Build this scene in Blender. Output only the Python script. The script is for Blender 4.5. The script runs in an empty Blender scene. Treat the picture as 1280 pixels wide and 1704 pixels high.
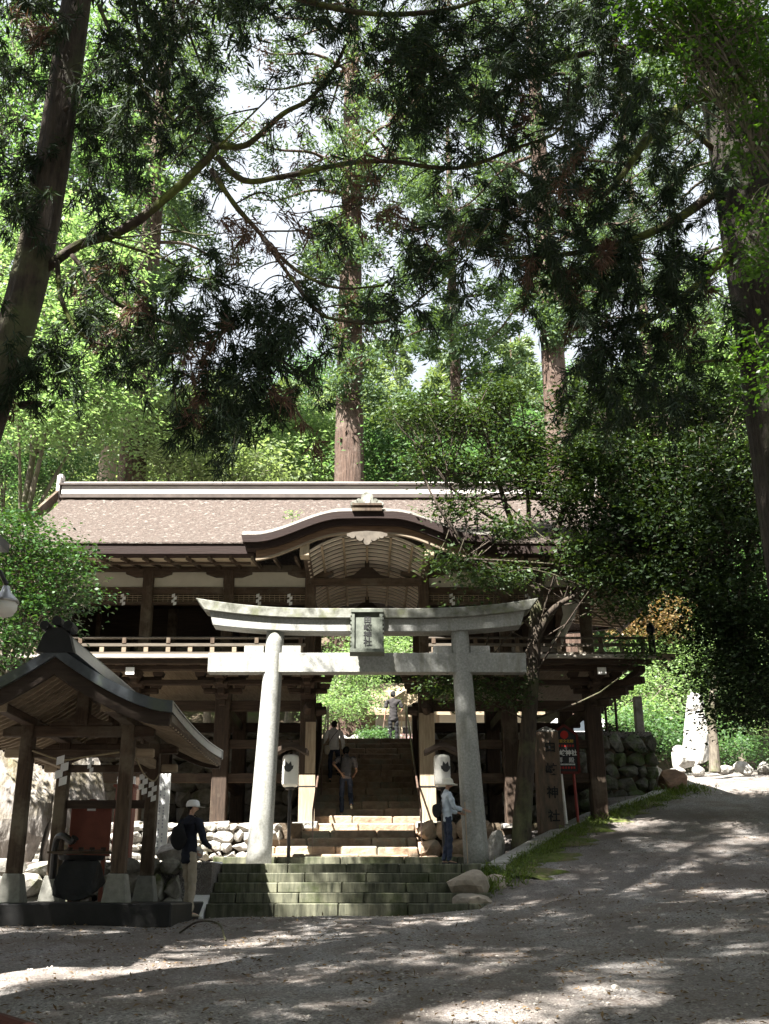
import bpy, bmesh, math, random
import numpy as np
from mathutils import Vector, Matrix, Quaternion
R = math.radians
SC = bpy.context.scene
COL = SC.collection
random.seed(7)
RNG = np.random.default_rng(11)

# ------------------------------------------------------------------ camera, sky, sun, exposure
F_PX = 1750.0                                   # focal length in pixels of the 1280 x 1704 photograph
TILT = math.atan(633.0 / F_PX)
CT, ST = math.cos(TILT), math.sin(TILT)
EYE = 0.31
cam = bpy.data.cameras.new('camera'); cam_o = bpy.data.objects.new('camera', cam); COL.objects.link(cam_o)
cam.sensor_fit = 'VERTICAL'; cam.sensor_height = 24.0; cam.lens = F_PX / 1704 * 24.0
cam.shift_x = 29.0 / 1704
cam.clip_start = 0.1; cam.clip_end = 2000
cam_o.location = (0, 0, EYE); cam_o.rotation_euler = (R(90) + TILT, 0, 0)
SC.camera = cam_o

SUN = Vector((-0.33, -0.42, 0.80)).normalized()     # towards the sun: high, behind the viewer's left shoulder
W = bpy.data.worlds.new('World'); SC.world = W; W.use_nodes = True
_nt = W.node_tree; _bg = _nt.nodes['Background']
_sky = _nt.nodes.new('ShaderNodeTexSky'); _sky.sky_type = 'NISHITA'; _sky.sun_disc = False
_sky.sun_elevation = math.asin(SUN.z); _sky.sun_rotation = math.atan2(SUN.x, SUN.y)
_sky.air_density = 1.0; _sky.dust_density = 2.5; _sky.ozone_density = 1.0
_tc = _nt.nodes.new('ShaderNodeTexCoord'); _cn = _nt.nodes.new('ShaderNodeTexNoise'); _cn.inputs['Scale'].default_value = 2.2; _cn.inputs['Detail'].default_value = 6
_nt.links.new(_tc.outputs['Generated'], _cn.inputs['Vector'])
_cr = _nt.nodes.new('ShaderNodeValToRGB'); _cr.color_ramp.elements[0].position = .30; _cr.color_ramp.elements[1].position = .55
_cr.color_ramp.elements[0].color = (.45, .45, .45, 1); _cr.color_ramp.elements[1].color = (.95, .95, .95, 1)
_nt.links.new(_cn.outputs[0], _cr.inputs[0])
_mx = _nt.nodes.new('ShaderNodeMixRGB'); _nt.links.new(_cr.outputs[0], _mx.inputs[0]); _nt.links.new(_sky.outputs[0], _mx.inputs[1]); _mx.inputs[2].default_value = (3.7, 3.95, 4.3, 1)   # thin bright summer cloud
_nt.links.new(_mx.outputs[0], _bg.inputs[0]); _bg.inputs[1].default_value = 0.05
_sl = bpy.data.lights.new('sun', 'SUN'); _sl.energy = 5.0; _sl.angle = R(0.5); _sl.color = (1, .97, .91)
_so = bpy.data.objects.new('sun', _sl); COL.objects.link(_so)
_so.rotation_euler = SUN.to_track_quat('Z', 'Y').to_euler(); _so.location = (-20, -25, 50)
SC.view_settings.view_transform = 'Standard'; SC.view_settings.look = 'None'
SC.view_settings.gamma = 1; SC.view_settings.use_curve_mapping = False
SC.view_settings.exposure = 2.6
SC.render.engine = 'CYCLES'
SC.cycles.max_bounces = 8; SC.cycles.transparent_max_bounces = 8

def P(u, v, Y):
    """point at forward distance Y metres seen at photo pixel (u, v): used to take measurements off the photograph"""
    a = (u - 611) / F_PX; b = (852 - v) / F_PX; k = Y / (CT - b * ST)
    return Vector((a * k, Y, EYE + (ST + b * CT) * k))

# ------------------------------------------------------------------ materials
MATS = {}
def _nodes(name):
    m = bpy.data.materials.new(name); m.use_nodes = True
    nt = m.node_tree; b = nt.nodes['Principled BSDF']
    return m, nt, b
def mat(name, c1, c2=None, scale=6.0, stretch=(1, 1, 1), rough=.8, bump=.3, bscale=None, c3=None, s3=.8, t3=(.5, .65), st3=None, rnd=.12, spec=.3, metal=0.0, dist=.02, detail=6):
    """two-tone noise, a third colour in large patches, per-object brightness jitter, and bump"""
    m, nt, b = _nodes(name); N = nt.nodes; L = nt.links
    tc = N.new('ShaderNodeTexCoord'); mp = N.new('ShaderNodeMapping'); mp.inputs['Scale'].default_value = stretch
    geo = N.new('ShaderNodeNewGeometry'); L.new(geo.outputs['Position'], mp.inputs[0])
    n1 = N.new('ShaderNodeTexNoise'); n1.inputs['Scale'].default_value = scale; n1.inputs['Detail'].default_value = detail; n1.inputs['Roughness'].default_value = .65
    L.new(mp.outputs[0], n1.inputs['Vector'])
    r = N.new('ShaderNodeValToRGB'); r.color_ramp.elements[0].position = .34; r.color_ramp.elements[1].position = .68
    c2 = c2 or tuple(x * .6 for x in c1)
    r.color_ramp.elements[0].color = (*c2, 1); r.color_ramp.elements[1].color = (*c1, 1)
    L.new(n1.outputs[0], r.inputs[0]); col = r.outputs[0]
    if c3:
        n3 = N.new('ShaderNodeTexNoise'); n3.inputs['Scale'].default_value = s3; n3.inputs['Detail'].default_value = 5; n3.inputs['Roughness'].default_value = .7
        if st3:
            mp3 = N.new('ShaderNodeMapping'); mp3.inputs['Scale'].default_value = st3; L.new(geo.outputs['Position'], mp3.inputs[0]); L.new(mp3.outputs[0], n3.inputs['Vector'])
        else: L.new(geo.outputs['Position'], n3.inputs['Vector'])
        r3 = N.new('ShaderNodeValToRGB'); r3.color_ramp.elements[0].position = t3[0]; r3.color_ramp.elements[1].position = t3[1]
        L.new(n3.outputs[0], r3.inputs[0])
        mx = N.new('ShaderNodeMixRGB'); L.new(r3.outputs[0], mx.inputs[0]); L.new(col, mx.inputs[1]); mx.inputs[2].default_value = (*c3, 1); col = mx.outputs[0]
    if rnd:
        oi = N.new('ShaderNodeObjectInfo'); mr = N.new('ShaderNodeMapRange'); mr.inputs[3].default_value = 1 - rnd; mr.inputs[4].default_value = 1 + rnd
        L.new(oi.outputs['Random'], mr.inputs[0])
        hs = N.new('ShaderNodeHueSaturation'); L.new(mr.outputs[0], hs.inputs['Value']); L.new(col, hs.inputs['Color']); col = hs.outputs[0]
    L.new(col, b.inputs['Base Color'])
    b.inputs['Roughness'].default_value = rough; b.inputs['Specular IOR Level'].default_value = spec; b.inputs['Metallic'].default_value = metal
    if bump:
        nb = n1
        if bscale:
            nb = N.new('ShaderNodeTexNoise'); nb.inputs['Scale'].default_value = bscale; nb.inputs['Detail'].default_value = 5
            L.new(mp.outputs[0], nb.inputs['Vector'])
        bp = N.new('ShaderNodeBump'); bp.inputs['Strength'].default_value = bump; bp.inputs['Distance'].default_value = dist
        L.new(nb.outputs[0], bp.inputs['Height']); L.new(bp.outputs[0], b.inputs['Normal'])
    MATS[name] = m; return m
def leafmat(name, c1, c2, trans=.4, tcol=None, rough=.45, spec=.4):
    """leaf: colour varies leaf by leaf through the 'tint' attribute; light comes through it"""
    m, nt, b = _nodes(name); N = nt.nodes; L = nt.links
    at = N.new('ShaderNodeAttribute'); at.attribute_name = 'tint'
    r = N.new('ShaderNodeValToRGB'); r.color_ramp.elements[0].color = (*c2, 1); r.color_ramp.elements[1].color = (*c1, 1)
    L.new(at.outputs['Fac'], r.inputs[0])
    L.new(r.outputs[0], b.inputs['Base Color']); b.inputs['Roughness'].default_value = rough; b.inputs['Specular IOR Level'].default_value = spec
    tr = N.new('ShaderNodeBsdfTranslucent')
    tm = N.new('ShaderNodeMixRGB'); tm.blend_type = 'MULTIPLY'; tm.inputs[0].default_value = 1; L.new(r.outputs[0], tm.inputs[1]); tm.inputs[2].default_value = (*(tcol or (1.6, 1.5, .5)), 1)
    L.new(tm.outputs[0], tr.inputs[0])
    mx = N.new('ShaderNodeMixShader'); mx.inputs[0].default_value = trans
    L.new(b.outputs[0], mx.inputs[1]); L.new(tr.outputs[0], mx.inputs[2])
    L.new(mx.outputs[0], nt.nodes['Material Output'].inputs[0])
    MATS[name] = m; return m
WD = (.115, .078, .052)
mat('wood_x', WD, (.05, .033, .022), 5, (.5, 5, 5), bump=.35, c3=(.14, .115, .085), s3=1.3)
mat('wood_y', WD, (.05, .033, .022), 5, (5, .5, 5), bump=.35, c3=(.14, .115, .085), s3=1.3)
mat('wood_z', WD, (.05, .033, .022), 5, (5, 5, .5), bump=.35, c3=(.17, .14, .10), s3=1.3)
mat('rail_wood', (.13, .11, .085), (.075, .062, .048), 5, (.6, 5, 5), bump=.3)
mat('trim_wood', (.27, .215, .155), (.16, .125, .09), 5, (.6, 5, 5), bump=.3)
WD_SHADE = (.072, .047, .032)  # hall wood again, its colour darkened for the deep shade of the lower storey
mat('wood_shade_x', WD_SHADE, (.03, .02, .014), 5, (.5, 5, 5), bump=.4, c3=(.10, .08, .055), s3=1.0, t3=(.55, .75))
mat('wood_shade_y', WD_SHADE, (.03, .02, .014), 5, (5, .5, 5), bump=.4, c3=(.10, .08, .055), s3=1.0, t3=(.55, .75))
mat('wood_shade_z', WD_SHADE, (.03, .02, .014), 5, (5, 5, .5), bump=.4, c3=(.13, .105, .075), s3=1.0, t3=(.55, .75))
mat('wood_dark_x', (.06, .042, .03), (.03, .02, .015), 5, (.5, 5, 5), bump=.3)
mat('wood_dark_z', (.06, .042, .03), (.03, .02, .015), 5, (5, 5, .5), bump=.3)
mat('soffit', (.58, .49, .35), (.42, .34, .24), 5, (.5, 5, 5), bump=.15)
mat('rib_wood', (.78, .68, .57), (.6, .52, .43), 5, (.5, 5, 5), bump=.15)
mat('wood_pale_x', (.40, .32, .22), (.24, .18, .12), 5, (.5, 5, 5), bump=.25)
mat('wood_pale_y', (.40, .32, .22), (.24, .18, .12), 5, (5, .5, 5), bump=.25)
mat('wood_pale_z', (.42, .34, .24), (.25, .19, .13), 5, (5, 5, .5), bump=.25)
mat('wood_grey_x', (.45, .42, .37), (.27, .24, .2), 6, (.6, 5, 5), bump=.3)
mat('plaster', (.62, .58, .47), (.53, .49, .39), 3, bump=.05, rnd=.04)
mat('white_paint', (.8, .79, .76), (.7, .68, .64), 6, bump=.05)
mat('bark_roof', (.135, .102, .086), (.036, .027, .022), 17, (1, 1.6, 1.6), bump=1.0, bscale=30, c3=(.25, .23, .205), s3=9.5, t3=(.56, .70), dist=.05, detail=10, rnd=0)
mat('bark_roof_grey', (.20, .19, .17), (.10, .088, .075), 18, bump=.6, c3=(.14, .15, .05), s3=2.0, t3=(.58, .7), dist=.03, rnd=0)
mat('roof_edge', (.030, .0145, .011), (.016, .009, .007), 8, (.4, 6, 14), bump=.5)
mat('ridge_metal', (.62, .58, .55), (.46, .42, .4), 3, (.4, 3, 3), rough=.5, bump=.1)
mat('ridge_dark', (.10, .08, .07), None, 4, bump=.2)
mat('copper_roof', (.10, .115, .125), (.055, .06, .07), 5, rough=.3, spec=.6, bump=.15, c3=(.10, .12, .085), s3=2)
mat('torii_stone', (.37, .37, .345), (.22, .22, .205), 26, bump=.35, c3=(.17, .165, .125), s3=1.6, t3=(.50, .78), st3=(2.6, 2.6, .45), bscale=60, dist=.01, rnd=.03, detail=9)
mat('torii_stain', (.30, .30, .265), (.085, .085, .065), 5, bump=.25, bscale=50, dist=.01, rnd=.03, c3=(.13, .14, .07), s3=2.2, t3=(.5, .68))
mat('plaque_stone', (.125, .135, .11), (.07, .078, .062), 9, bump=.3, bscale=50, dist=.01, rnd=0)
mat('ink', (.012, .012, .012), (.02, .02, .02), 5, bump=0, rnd=0)
mat('step_green', (.17, .168, .115), (.04, .042, .028), 4, (3.2, 1, .45), bump=.35, bscale=30, c3=(.045, .055, .02), s3=1.5, rough=.7, dist=.015)
mat('step_brown', (.40, .30, .215), (.22, .155, .105), 5, bump=.6, bscale=13, c3=(.26, .25, .19), s3=1.2, dist=.04, rnd=.22)
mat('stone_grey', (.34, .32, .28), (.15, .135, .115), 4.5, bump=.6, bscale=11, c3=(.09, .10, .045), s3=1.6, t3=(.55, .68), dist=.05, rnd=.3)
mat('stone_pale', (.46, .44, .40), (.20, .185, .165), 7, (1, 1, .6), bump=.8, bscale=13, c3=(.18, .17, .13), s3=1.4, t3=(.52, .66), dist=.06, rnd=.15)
mat('rock_cliff', (.36, .33, .30), (.13, .115, .10), 3.2, (1.4, 1.4, .45), bump=.9, bscale=5, c3=(.12, .10, .06), s3=1.2, t3=(.48, .62), dist=.09)
mat('kerb_concrete', (.40, .39, .36), (.27, .26, .23), 8, bump=.3, bscale=40, c3=(.16, .17, .10), s3=1.5, t3=(.55, .7), dist=.01)
mat('ramp_granite', (.72, .71, .68), (.58, .57, .54), 30, bump=.1)
mat('black_stone', (.022, .021, .02), (.012, .012, .012), 5, bump=.4, rough=.6)
mat('brown_stone', (.16, .105, .072), (.07, .06, .045), 4, (3, 3, .7), bump=.3, bscale=30, dist=.01, rnd=0)
mat('rust_red', (.22, .065, .042), (.15, .045, .03), 4, bump=.1, rough=.6)
mat('sign_frame', (.10, .018, .014), (.07, .014, .011), 5, bump=.1)
mat('foot_stone', (.24, .235, .205), (.15, .145, .125), 9, bump=.3, bscale=40, dist=.01)
mat('stone_dark', (.13, .125, .10), (.055, .052, .042), 5, bump=.7, bscale=11, c3=(.06, .085, .025), s3=1.8, t3=(.45, .6), dist=.05)
mat('red_paint', (.26, .04, .03), (.2, .03, .022), 5, bump=.05, rough=.5)
mat('barrier_red', (.075, .026, .018), (.05, .018, .013), 5, bump=.2)
mat('red_bright', (.36, .025, .018), (.3, .022, .016), 5, bump=0)
mat('yellow_paint', (.65, .45, .06), (.6, .4, .05), 5, bump=0)
mat('black_paint', (.018, .018, .02), (.012, .012, .012), 5, bump=.05, rough=.5)
mat('metal_dark', (.05, .045, .042), (.03, .03, .03), 9, rough=.45, bump=.1, metal=.4)
mat('metal_rail', (.20, .13, .10), (.12, .085, .07), 9, rough=.4, bump=.05, metal=.5)
mat('metal_steel', (.5, .5, .5), (.4, .4, .4), 9, rough=.35, bump=.05, metal=.8)
mat('paper_white', (.82, .82, .80), (.76, .76, .74), 4, bump=.05, rnd=.02)
mat('lantern_white', (.80, .78, .72), (.72, .70, .64), 5, (1, 1, 4), bump=.15, rnd=.02)
mat('white_board', (.82, .82, .80), (.78, .78, .76), 3, bump=.02, rnd=.02)
mat('crest_grey', (.06, .06, .06), (.04, .04, .04), 5, bump=0)
mat('rope', (.42, .35, .22), (.3, .24, .14), 30, bump=.4)
mat('bark_cedar', (.17, .108, .08), (.06, .038, .028), 5, (3.5, 3.5, .22), bump=1.0, c3=(.20, .15, .12), s3=.6, dist=.12, rnd=.08, detail=8)
mat('bark_dark', (.085, .064, .046), (.026, .02, .015), 6, (2.6, 2.6, .4), bump=1.0, c3=(.10, .105, .05), s3=.9, dist=.06, rnd=.08, detail=8)
mat('bark_grey', (.21, .18, .14), (.09, .075, .058), 6, (2.2, 2.2, .5), bump=.8, c3=(.075, .09, .03), s3=1.3, dist=.05, detail=8)
mat('bark_moss', (.06, .042, .028), (.024, .017, .012), 8, bump=.8, c3=(.10, .12, .02), s3=2.2, t3=(.45, .6), dist=.03)
leafmat('leaf_camellia', (.06, .135, .032), (.018, .05, .014), .22, rough=.3, spec=.55)
leafmat('leaf_sakaki', (.06, .102, .032), (.021, .04, .014), .25, rough=.5, spec=.3)
leafmat('leaf_dark', (.03, .052, .017), (.012, .026, .01), .25, rough=.55, spec=.25)
leafmat('leaf_maple', (.07, .15, .022), (.028, .075, .012), .5)
leafmat('leaf_back', (.19, .29, .12), (.075, .15, .052), .52, tcol=(1.15, 1.25, .7))
leafmat('leaf_bright', (.28, .37, .18), (.13, .22, .085), .52, tcol=(1.15, 1.25, .75))
leafmat('leaf_mid', (.13, .215, .095), (.05, .105, .045), .45, tcol=(1.2, 1.4, .7))
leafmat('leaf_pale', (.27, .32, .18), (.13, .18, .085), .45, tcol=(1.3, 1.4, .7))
leafmat('leaf_orange', (.26, .16, .09), (.17, .15, .06), .4, tcol=(1.3, 1.1, .6))
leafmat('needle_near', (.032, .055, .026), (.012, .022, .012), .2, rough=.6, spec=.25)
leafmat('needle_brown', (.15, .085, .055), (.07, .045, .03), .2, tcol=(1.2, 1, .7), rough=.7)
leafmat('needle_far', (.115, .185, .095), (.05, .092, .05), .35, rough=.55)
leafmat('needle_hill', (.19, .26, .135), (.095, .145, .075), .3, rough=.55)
leafmat('grass_moss', (.14, .20, .03), (.06, .10, .02), .3)
mat('moss', (.12, .15, .025), (.06, .08, .018), 20, bump=.8, dist=.04, c3=(.16, .13, .08), s3=2, rnd=0)
mat('soil', (.12, .09, .06), (.06, .045, .03), 8, bump=.6, c3=(.06, .08, .02), s3=.4, dist=.06, rnd=0)
mat('skin', (.45, .27, .19), (.42, .25, .17), 9, bump=0, rough=.55)
mat('hair', (.014, .012, .011), (.008, .008, .008), 60, bump=.3)
mat('cloth_navy', (.022, .025, .038), (.014, .016, .026), 14, bump=.3, rough=.9)
mat('cloth_black', (.018, .018, .02), (.012, .012, .013), 14, bump=.3, rough=.85)
mat('cloth_beige', (.42, .36, .28), (.32, .27, .2), 9, bump=.4, rough=.9)
mat('cloth_white', (.74, .74, .74), (.64, .64, .65), 9, bump=.3, rough=.9)
mat('cloth_blue_white', (.56, .63, .70), (.46, .53, .6), 9, bump=.3, rough=.9)
mat('cloth_grey', (.15, .145, .155), (.11, .105, .115), 14, bump=.3, rough=.9)
mat('cloth_taupe', (.045, .04, .04), (.035, .032, .032), 14, bump=.3, rough=.9)
mat('cloth_denim', (.035, .045, .075), (.022, .03, .05), 20, bump=.3, rough=.9)
mat('cloth_cream', (.58, .55, .46), (.5, .47, .39), 14, bump=.3, rough=.9)
mat('car_white', (.75, .75, .75), (.72, .72, .72), 2, rough=.25, bump=0)
mat('car_red', (.45, .03, .03), (.4, .03, .03), 2, rough=.3, bump=0)
mat('glass_dark', (.03, .035, .04), (.02, .025, .03), 2, rough=.1, bump=0, spec=.6)
mat('rubber', (.02, .02, .02), (.015, .015, .015), 9, bump=.1)

# ------------------------------------------------------------------ mesh helpers
WLOC = {}                                        # world location of every thing's empty
class MB:
    """collects shapes given in world metres; build() links them as ONE mesh object"""
    def __init__(s): s.v = []; s.f = []
    def add(s, vs, fs):
        o = len(s.v); s.v.extend([tuple(p) for p in vs]); s.f.extend([tuple(i + o for i in f) for f in fs]); return s
    def box(s, c, d, rot=None, taper=1.0, jit=0.0):
        x, y, z = d[0] / 2, d[1] / 2, d[2] / 2; t = taper
        vs = [Vector(p) for p in ((-x, -y, -z), (x, -y, -z), (x, y, -z), (-x, y, -z), (-x * t, -y * t, z), (x * t, -y * t, z), (x * t, y * t, z), (-x * t, y * t, z))]
        if jit: vs = [p + Vector((random.uniform(-jit, jit), random.uniform(-jit, jit), random.uniform(-jit, jit))) for p in vs]
        if rot is not None: vs = [rot @ p for p in vs]
        c = Vector(c)
        return s.add([p + c for p in vs], [(0, 3, 2, 1), (4, 5, 6, 7), (0, 1, 5, 4), (1, 2, 6, 5), (2, 3, 7, 6), (3, 0, 4, 7)])
    def span(s, a, b):
        """axis-aligned box between two corners"""
        return s.box([(a[i] + b[i]) / 2 for i in range(3)], [abs(b[i] - a[i]) for i in range(3)])
    def bar(s, p0, p1, w, h, up=(0, 0, 1), w1=None, h1=None):
        p0, p1 = Vector(p0), Vector(p1); d = (p1 - p0).normalized(); up = Vector(up)
        x = d.cross(up)
        if x.length < 1e-4: x = d.cross(Vector((0, 1, 0)))
        x.normalize(); z = x.cross(d); w1 = w1 or w; h1 = h1 or h
        vs = []
        for p, ww, hh in ((p0, w, h), (p1, w1, h1)):
            for a, b in ((-1, -1), (1, -1), (1, 1), (-1, 1)): vs.append(p + x * a * ww / 2 + z * b * hh / 2)
        return s.add(vs, [(3, 2, 1, 0), (4, 5, 6, 7), (0, 1, 5, 4), (1, 2, 6, 5), (2, 3, 7, 6), (3, 0, 4, 7)])
    def tube(s, pts, rad, n=8, cap=True, wob=0.0, flat=1.0):
        pts = [Vector(p) for p in pts]
        if not hasattr(rad, '__len__'): rad = [rad] * len(pts)
        ref = Vector((0, 0, 1)) if abs((pts[-1] - pts[0]).normalized().z) < .9 else Vector((0, 1, 0)); vs = []
        for i, p in enumerate(pts):
            d = (pts[min(i + 1, len(pts) - 1)] - pts[max(i - 1, 0)]).normalized()
            x = d.cross(ref).normalized(); y = x.cross(d).normalized()
            for k in range(n):
                a = 2 * math.pi * k / n; r = rad[i] * (1 + (random.uniform(-wob, wob) if wob else 0))
                vs.append(p + x * math.cos(a) * r + y * math.sin(a) * r * flat)
        fs = [(i * n + k, i * n + (k + 1) % n, (i + 1) * n + (k + 1) % n, (i + 1) * n + k) for i in range(len(pts) - 1) for k in range(n)]
        if cap: fs += [tuple(range(n - 1, -1, -1)), tuple(range((len(pts) - 1) * n, len(pts) * n))]
        return s.add(vs, fs)
    def lathe(s, c, prof, n=16):
        c = Vector(c); vs = []; m = len(prof)
        for r, z in prof:
            for k in range(n):
                a = 2 * math.pi * k / n; vs.append(c + Vector((math.cos(a) * r, math.sin(a) * r, z)))
        fs = [(i * n + k, i * n + (k + 1) % n, (i + 1) * n + (k + 1) % n, (i + 1) * n + k) for i in range(m - 1) for k in range(n)]
        fs += [tuple(range(n - 1, -1, -1)), tuple(range((m - 1) * n, m * n))]
        return s.add(vs, fs)
    def prism(s, poly, y0, y1, axis='y'):
        """polygon in (x, z) extruded along y (axis 'y'), or in (y, z) along x"""
        n = len(poly); mk = (lambda a, b, t: (a, t, b)) if axis == 'y' else (lambda a, b, t: (t, a, b))
        vs = [mk(a, b, y0) for a, b in poly] + [mk(a, b, y1) for a, b in poly]
        fs = [tuple(range(n)), tuple(range(2 * n - 1, n - 1, -1))] + [(i, i + n, (i + 1) % n + n, (i + 1) % n) for i in range(n)]
        return s.add(vs, fs)
    def strip(s, a, b, y0, y1):
        """ribbon solid: upper curve a and lower curve b, lists of (x, z), between y0 and y1"""
        n = len(a)
        vs = [(x, y0, z) for x, z in a] + [(x, y0, z) for x, z in b] + [(x, y1, z) for x, z in a] + [(x, y1, z) for x, z in b]
        fs = []
        for i in range(n - 1):
            fs += [(n + i, n + i + 1, i + 1, i), (2 * n + i, 2 * n + i + 1, 3 * n + i + 1, 3 * n + i), (i, i + 1, 2 * n + i + 1, 2 * n + i), (3 * n + i, 3 * n + i + 1, n + i + 1, n + i)]
        fs += [(0, 2 * n, 3 * n, n), (n - 1, 2 * n - 1, 4 * n - 1, 3 * n - 1)]
        return s.add(vs, fs)
    def rock(s, c, d, seed=0, sub=2, amp=.22, rz=0.0):
        bm = bmesh.new(); bmesh.ops.create_icosphere(bm, subdivisions=sub, radius=1)
        rg = random.Random(seed); pl = [(Vector((rg.gauss(0, 1), rg.gauss(0, 1), rg.gauss(0, 1))).normalized(), rg.uniform(.52, .9)) for _ in range(13)]
        for v in bm.verts:
            p = v.co.copy()
            for n, k in pl:                      # planar facets, as on split stone
                q = p.dot(n)
                if q > k: p -= n * (q - k) * .95
            v.co = p * (1 + rg.uniform(-amp, amp) * .25)
        m = Matrix.Rotation(rz, 3, 'Z'); c = Vector(c)
        vs = [m @ Vector((v.co.x * d[0] / 2, v.co.y * d[1] / 2, v.co.z * d[2] / 2)) + c for v in bm.verts]
        bm.verts.ensure_lookup_table(); fs = [tuple(v.index for v in f.verts) for f in bm.faces]; bm.free()
        return s.add(vs, fs)
    def mesh(s, name, off=(0, 0, 0)):
        me = bpy.data.meshes.new(name); off = Vector(off)
        me.from_pydata([tuple(Vector(p) - off) for p in s.v], [], s.f); me.update(); return me
    def build(s, name, m, parent=None, loc=None, smooth=False, bevel=0.0, recalc=True):
        off = Vector(loc) if loc is not None else (WLOC[parent.name] if parent else Vector((0, 0, 0)))
        me = s.mesh(name, off)
        if recalc or bevel:
            bm = bmesh.new(); bm.from_mesh(me); bmesh.ops.recalc_face_normals(bm, faces=bm.faces)
            if bevel: bmesh.ops.bevel(bm, geom=[e for e in bm.edges if len(e.link_faces) == 2 and e.calc_face_angle(0) > .5], offset=bevel, segments=1, affect='EDGES')
            bm.to_mesh(me); bm.free()
        if smooth: me.polygons.foreach_set('use_smooth', [True] * len(me.polygons))
        me.materials.append(MATS[m] if isinstance(m, str) else m)
        o = bpy.data.objects.new(name, me); COL.objects.link(o)
        if parent:
            o.parent = parent; WLOC[o.name] = off
            if loc is not None: o.location = off - WLOC[parent.name]
        else:
            o.location = off; WLOC[o.name] = off
        return o
def tag(o, label=None, cat=None, group=None, kind=None):
    if label: o['label'] = label
    if cat: o['category'] = cat
    if group: o['group'] = group
    if kind: o['kind'] = kind
    return o
def thing(name, loc, label, cat, group=None):
    o = bpy.data.objects.new(name, None); COL.objects.link(o); o.location = loc; WLOC[o.name] = Vector(loc); o.empty_display_size = .3
    return tag(o, label, cat, group)
def root(name, loc):
    o = bpy.data.objects.new(name, None); COL.objects.link(o); o.location = loc; WLOC[o.name] = Vector(loc); return o
def piece(me, name, parent, loc, rz=0.0, sc=(1, 1, 1), rot=None):
    """another object on shared mesh data: one stone, plank or slat of many"""
    o = bpy.data.objects.new(name, me); COL.objects.link(o)
    if parent: o.parent = parent; o.location = Vector(loc) - WLOC[parent.name]
    else: o.location = loc
    o.rotation_euler = rot or (0, 0, rz); o.scale = sc; WLOC[o.name] = Vector(loc); return o
def copy_thing(o, loc, label=None, rz=None, sc=None):
    c = o.copy(); COL.objects.link(c); c.location = loc; WLOC[c.name] = Vector(loc)
    if label: c['label'] = label
    if rz is not None: c.rotation_euler = (0, 0, rz)
    if sc: c.scale = (sc, sc, sc)
    for ch in o.children:
        k = ch.copy(); COL.objects.link(k); k.parent = c
        for g in ch.children:
            q = g.copy(); COL.objects.link(q); q.parent = k
    return c
def text(body, size, m, parent, loc, rot, name='lettering', depth=.004, align='CENTER', bold=0.0):
    cu = bpy.data.curves.new(name, 'FONT'); cu.body = body; cu.size = size; cu.align_x = align; cu.align_y = 'CENTER'; cu.extrude = depth; cu.resolution_u = 3; cu.offset = bold
    t = bpy.data.objects.new('tmp', cu); COL.objects.link(t); bpy.context.view_layer.update()
    me = bpy.data.meshes.new_from_object(t.evaluated_get(bpy.context.evaluated_depsgraph_get()))
    COL.objects.unlink(t); bpy.data.objects.remove(t)
    me.materials.clear(); me.materials.append(MATS[m])
    o = bpy.data.objects.new(name, me); COL.objects.link(o); o.parent = parent; o.location = Vector(loc) - WLOC[parent.name]; o.rotation_euler = rot; WLOC[o.name] = Vector(loc)
    return o
def lerp(a, b, t): return a + (b - a) * t
def sstep(a, b, x):
    t = min(1, max(0, (x - a) / (b - a))); return t * t * (3 - 2 * t)
def curve_pts(pts, n=6):
    """smooth line through the given points (Catmull-Rom)"""
    p = [Vector(q) for q in pts]; p = [p[0] * 2 - p[1]] + p + [p[-1] * 2 - p[-2]]; out = []
    for i in range(1, len(p) - 2):
        for k in range(n):
            t = k / n
            out.append(.5 * ((2 * p[i]) + (p[i + 1] - p[i - 1]) * t + (2 * p[i - 1] - 5 * p[i] + 4 * p[i + 1] - p[i + 2]) * t * t + (3 * p[i] - p[i - 1] - 3 * p[i + 1] + p[i + 2]) * t ** 3))
    out.append(p[-2]); return out

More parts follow.
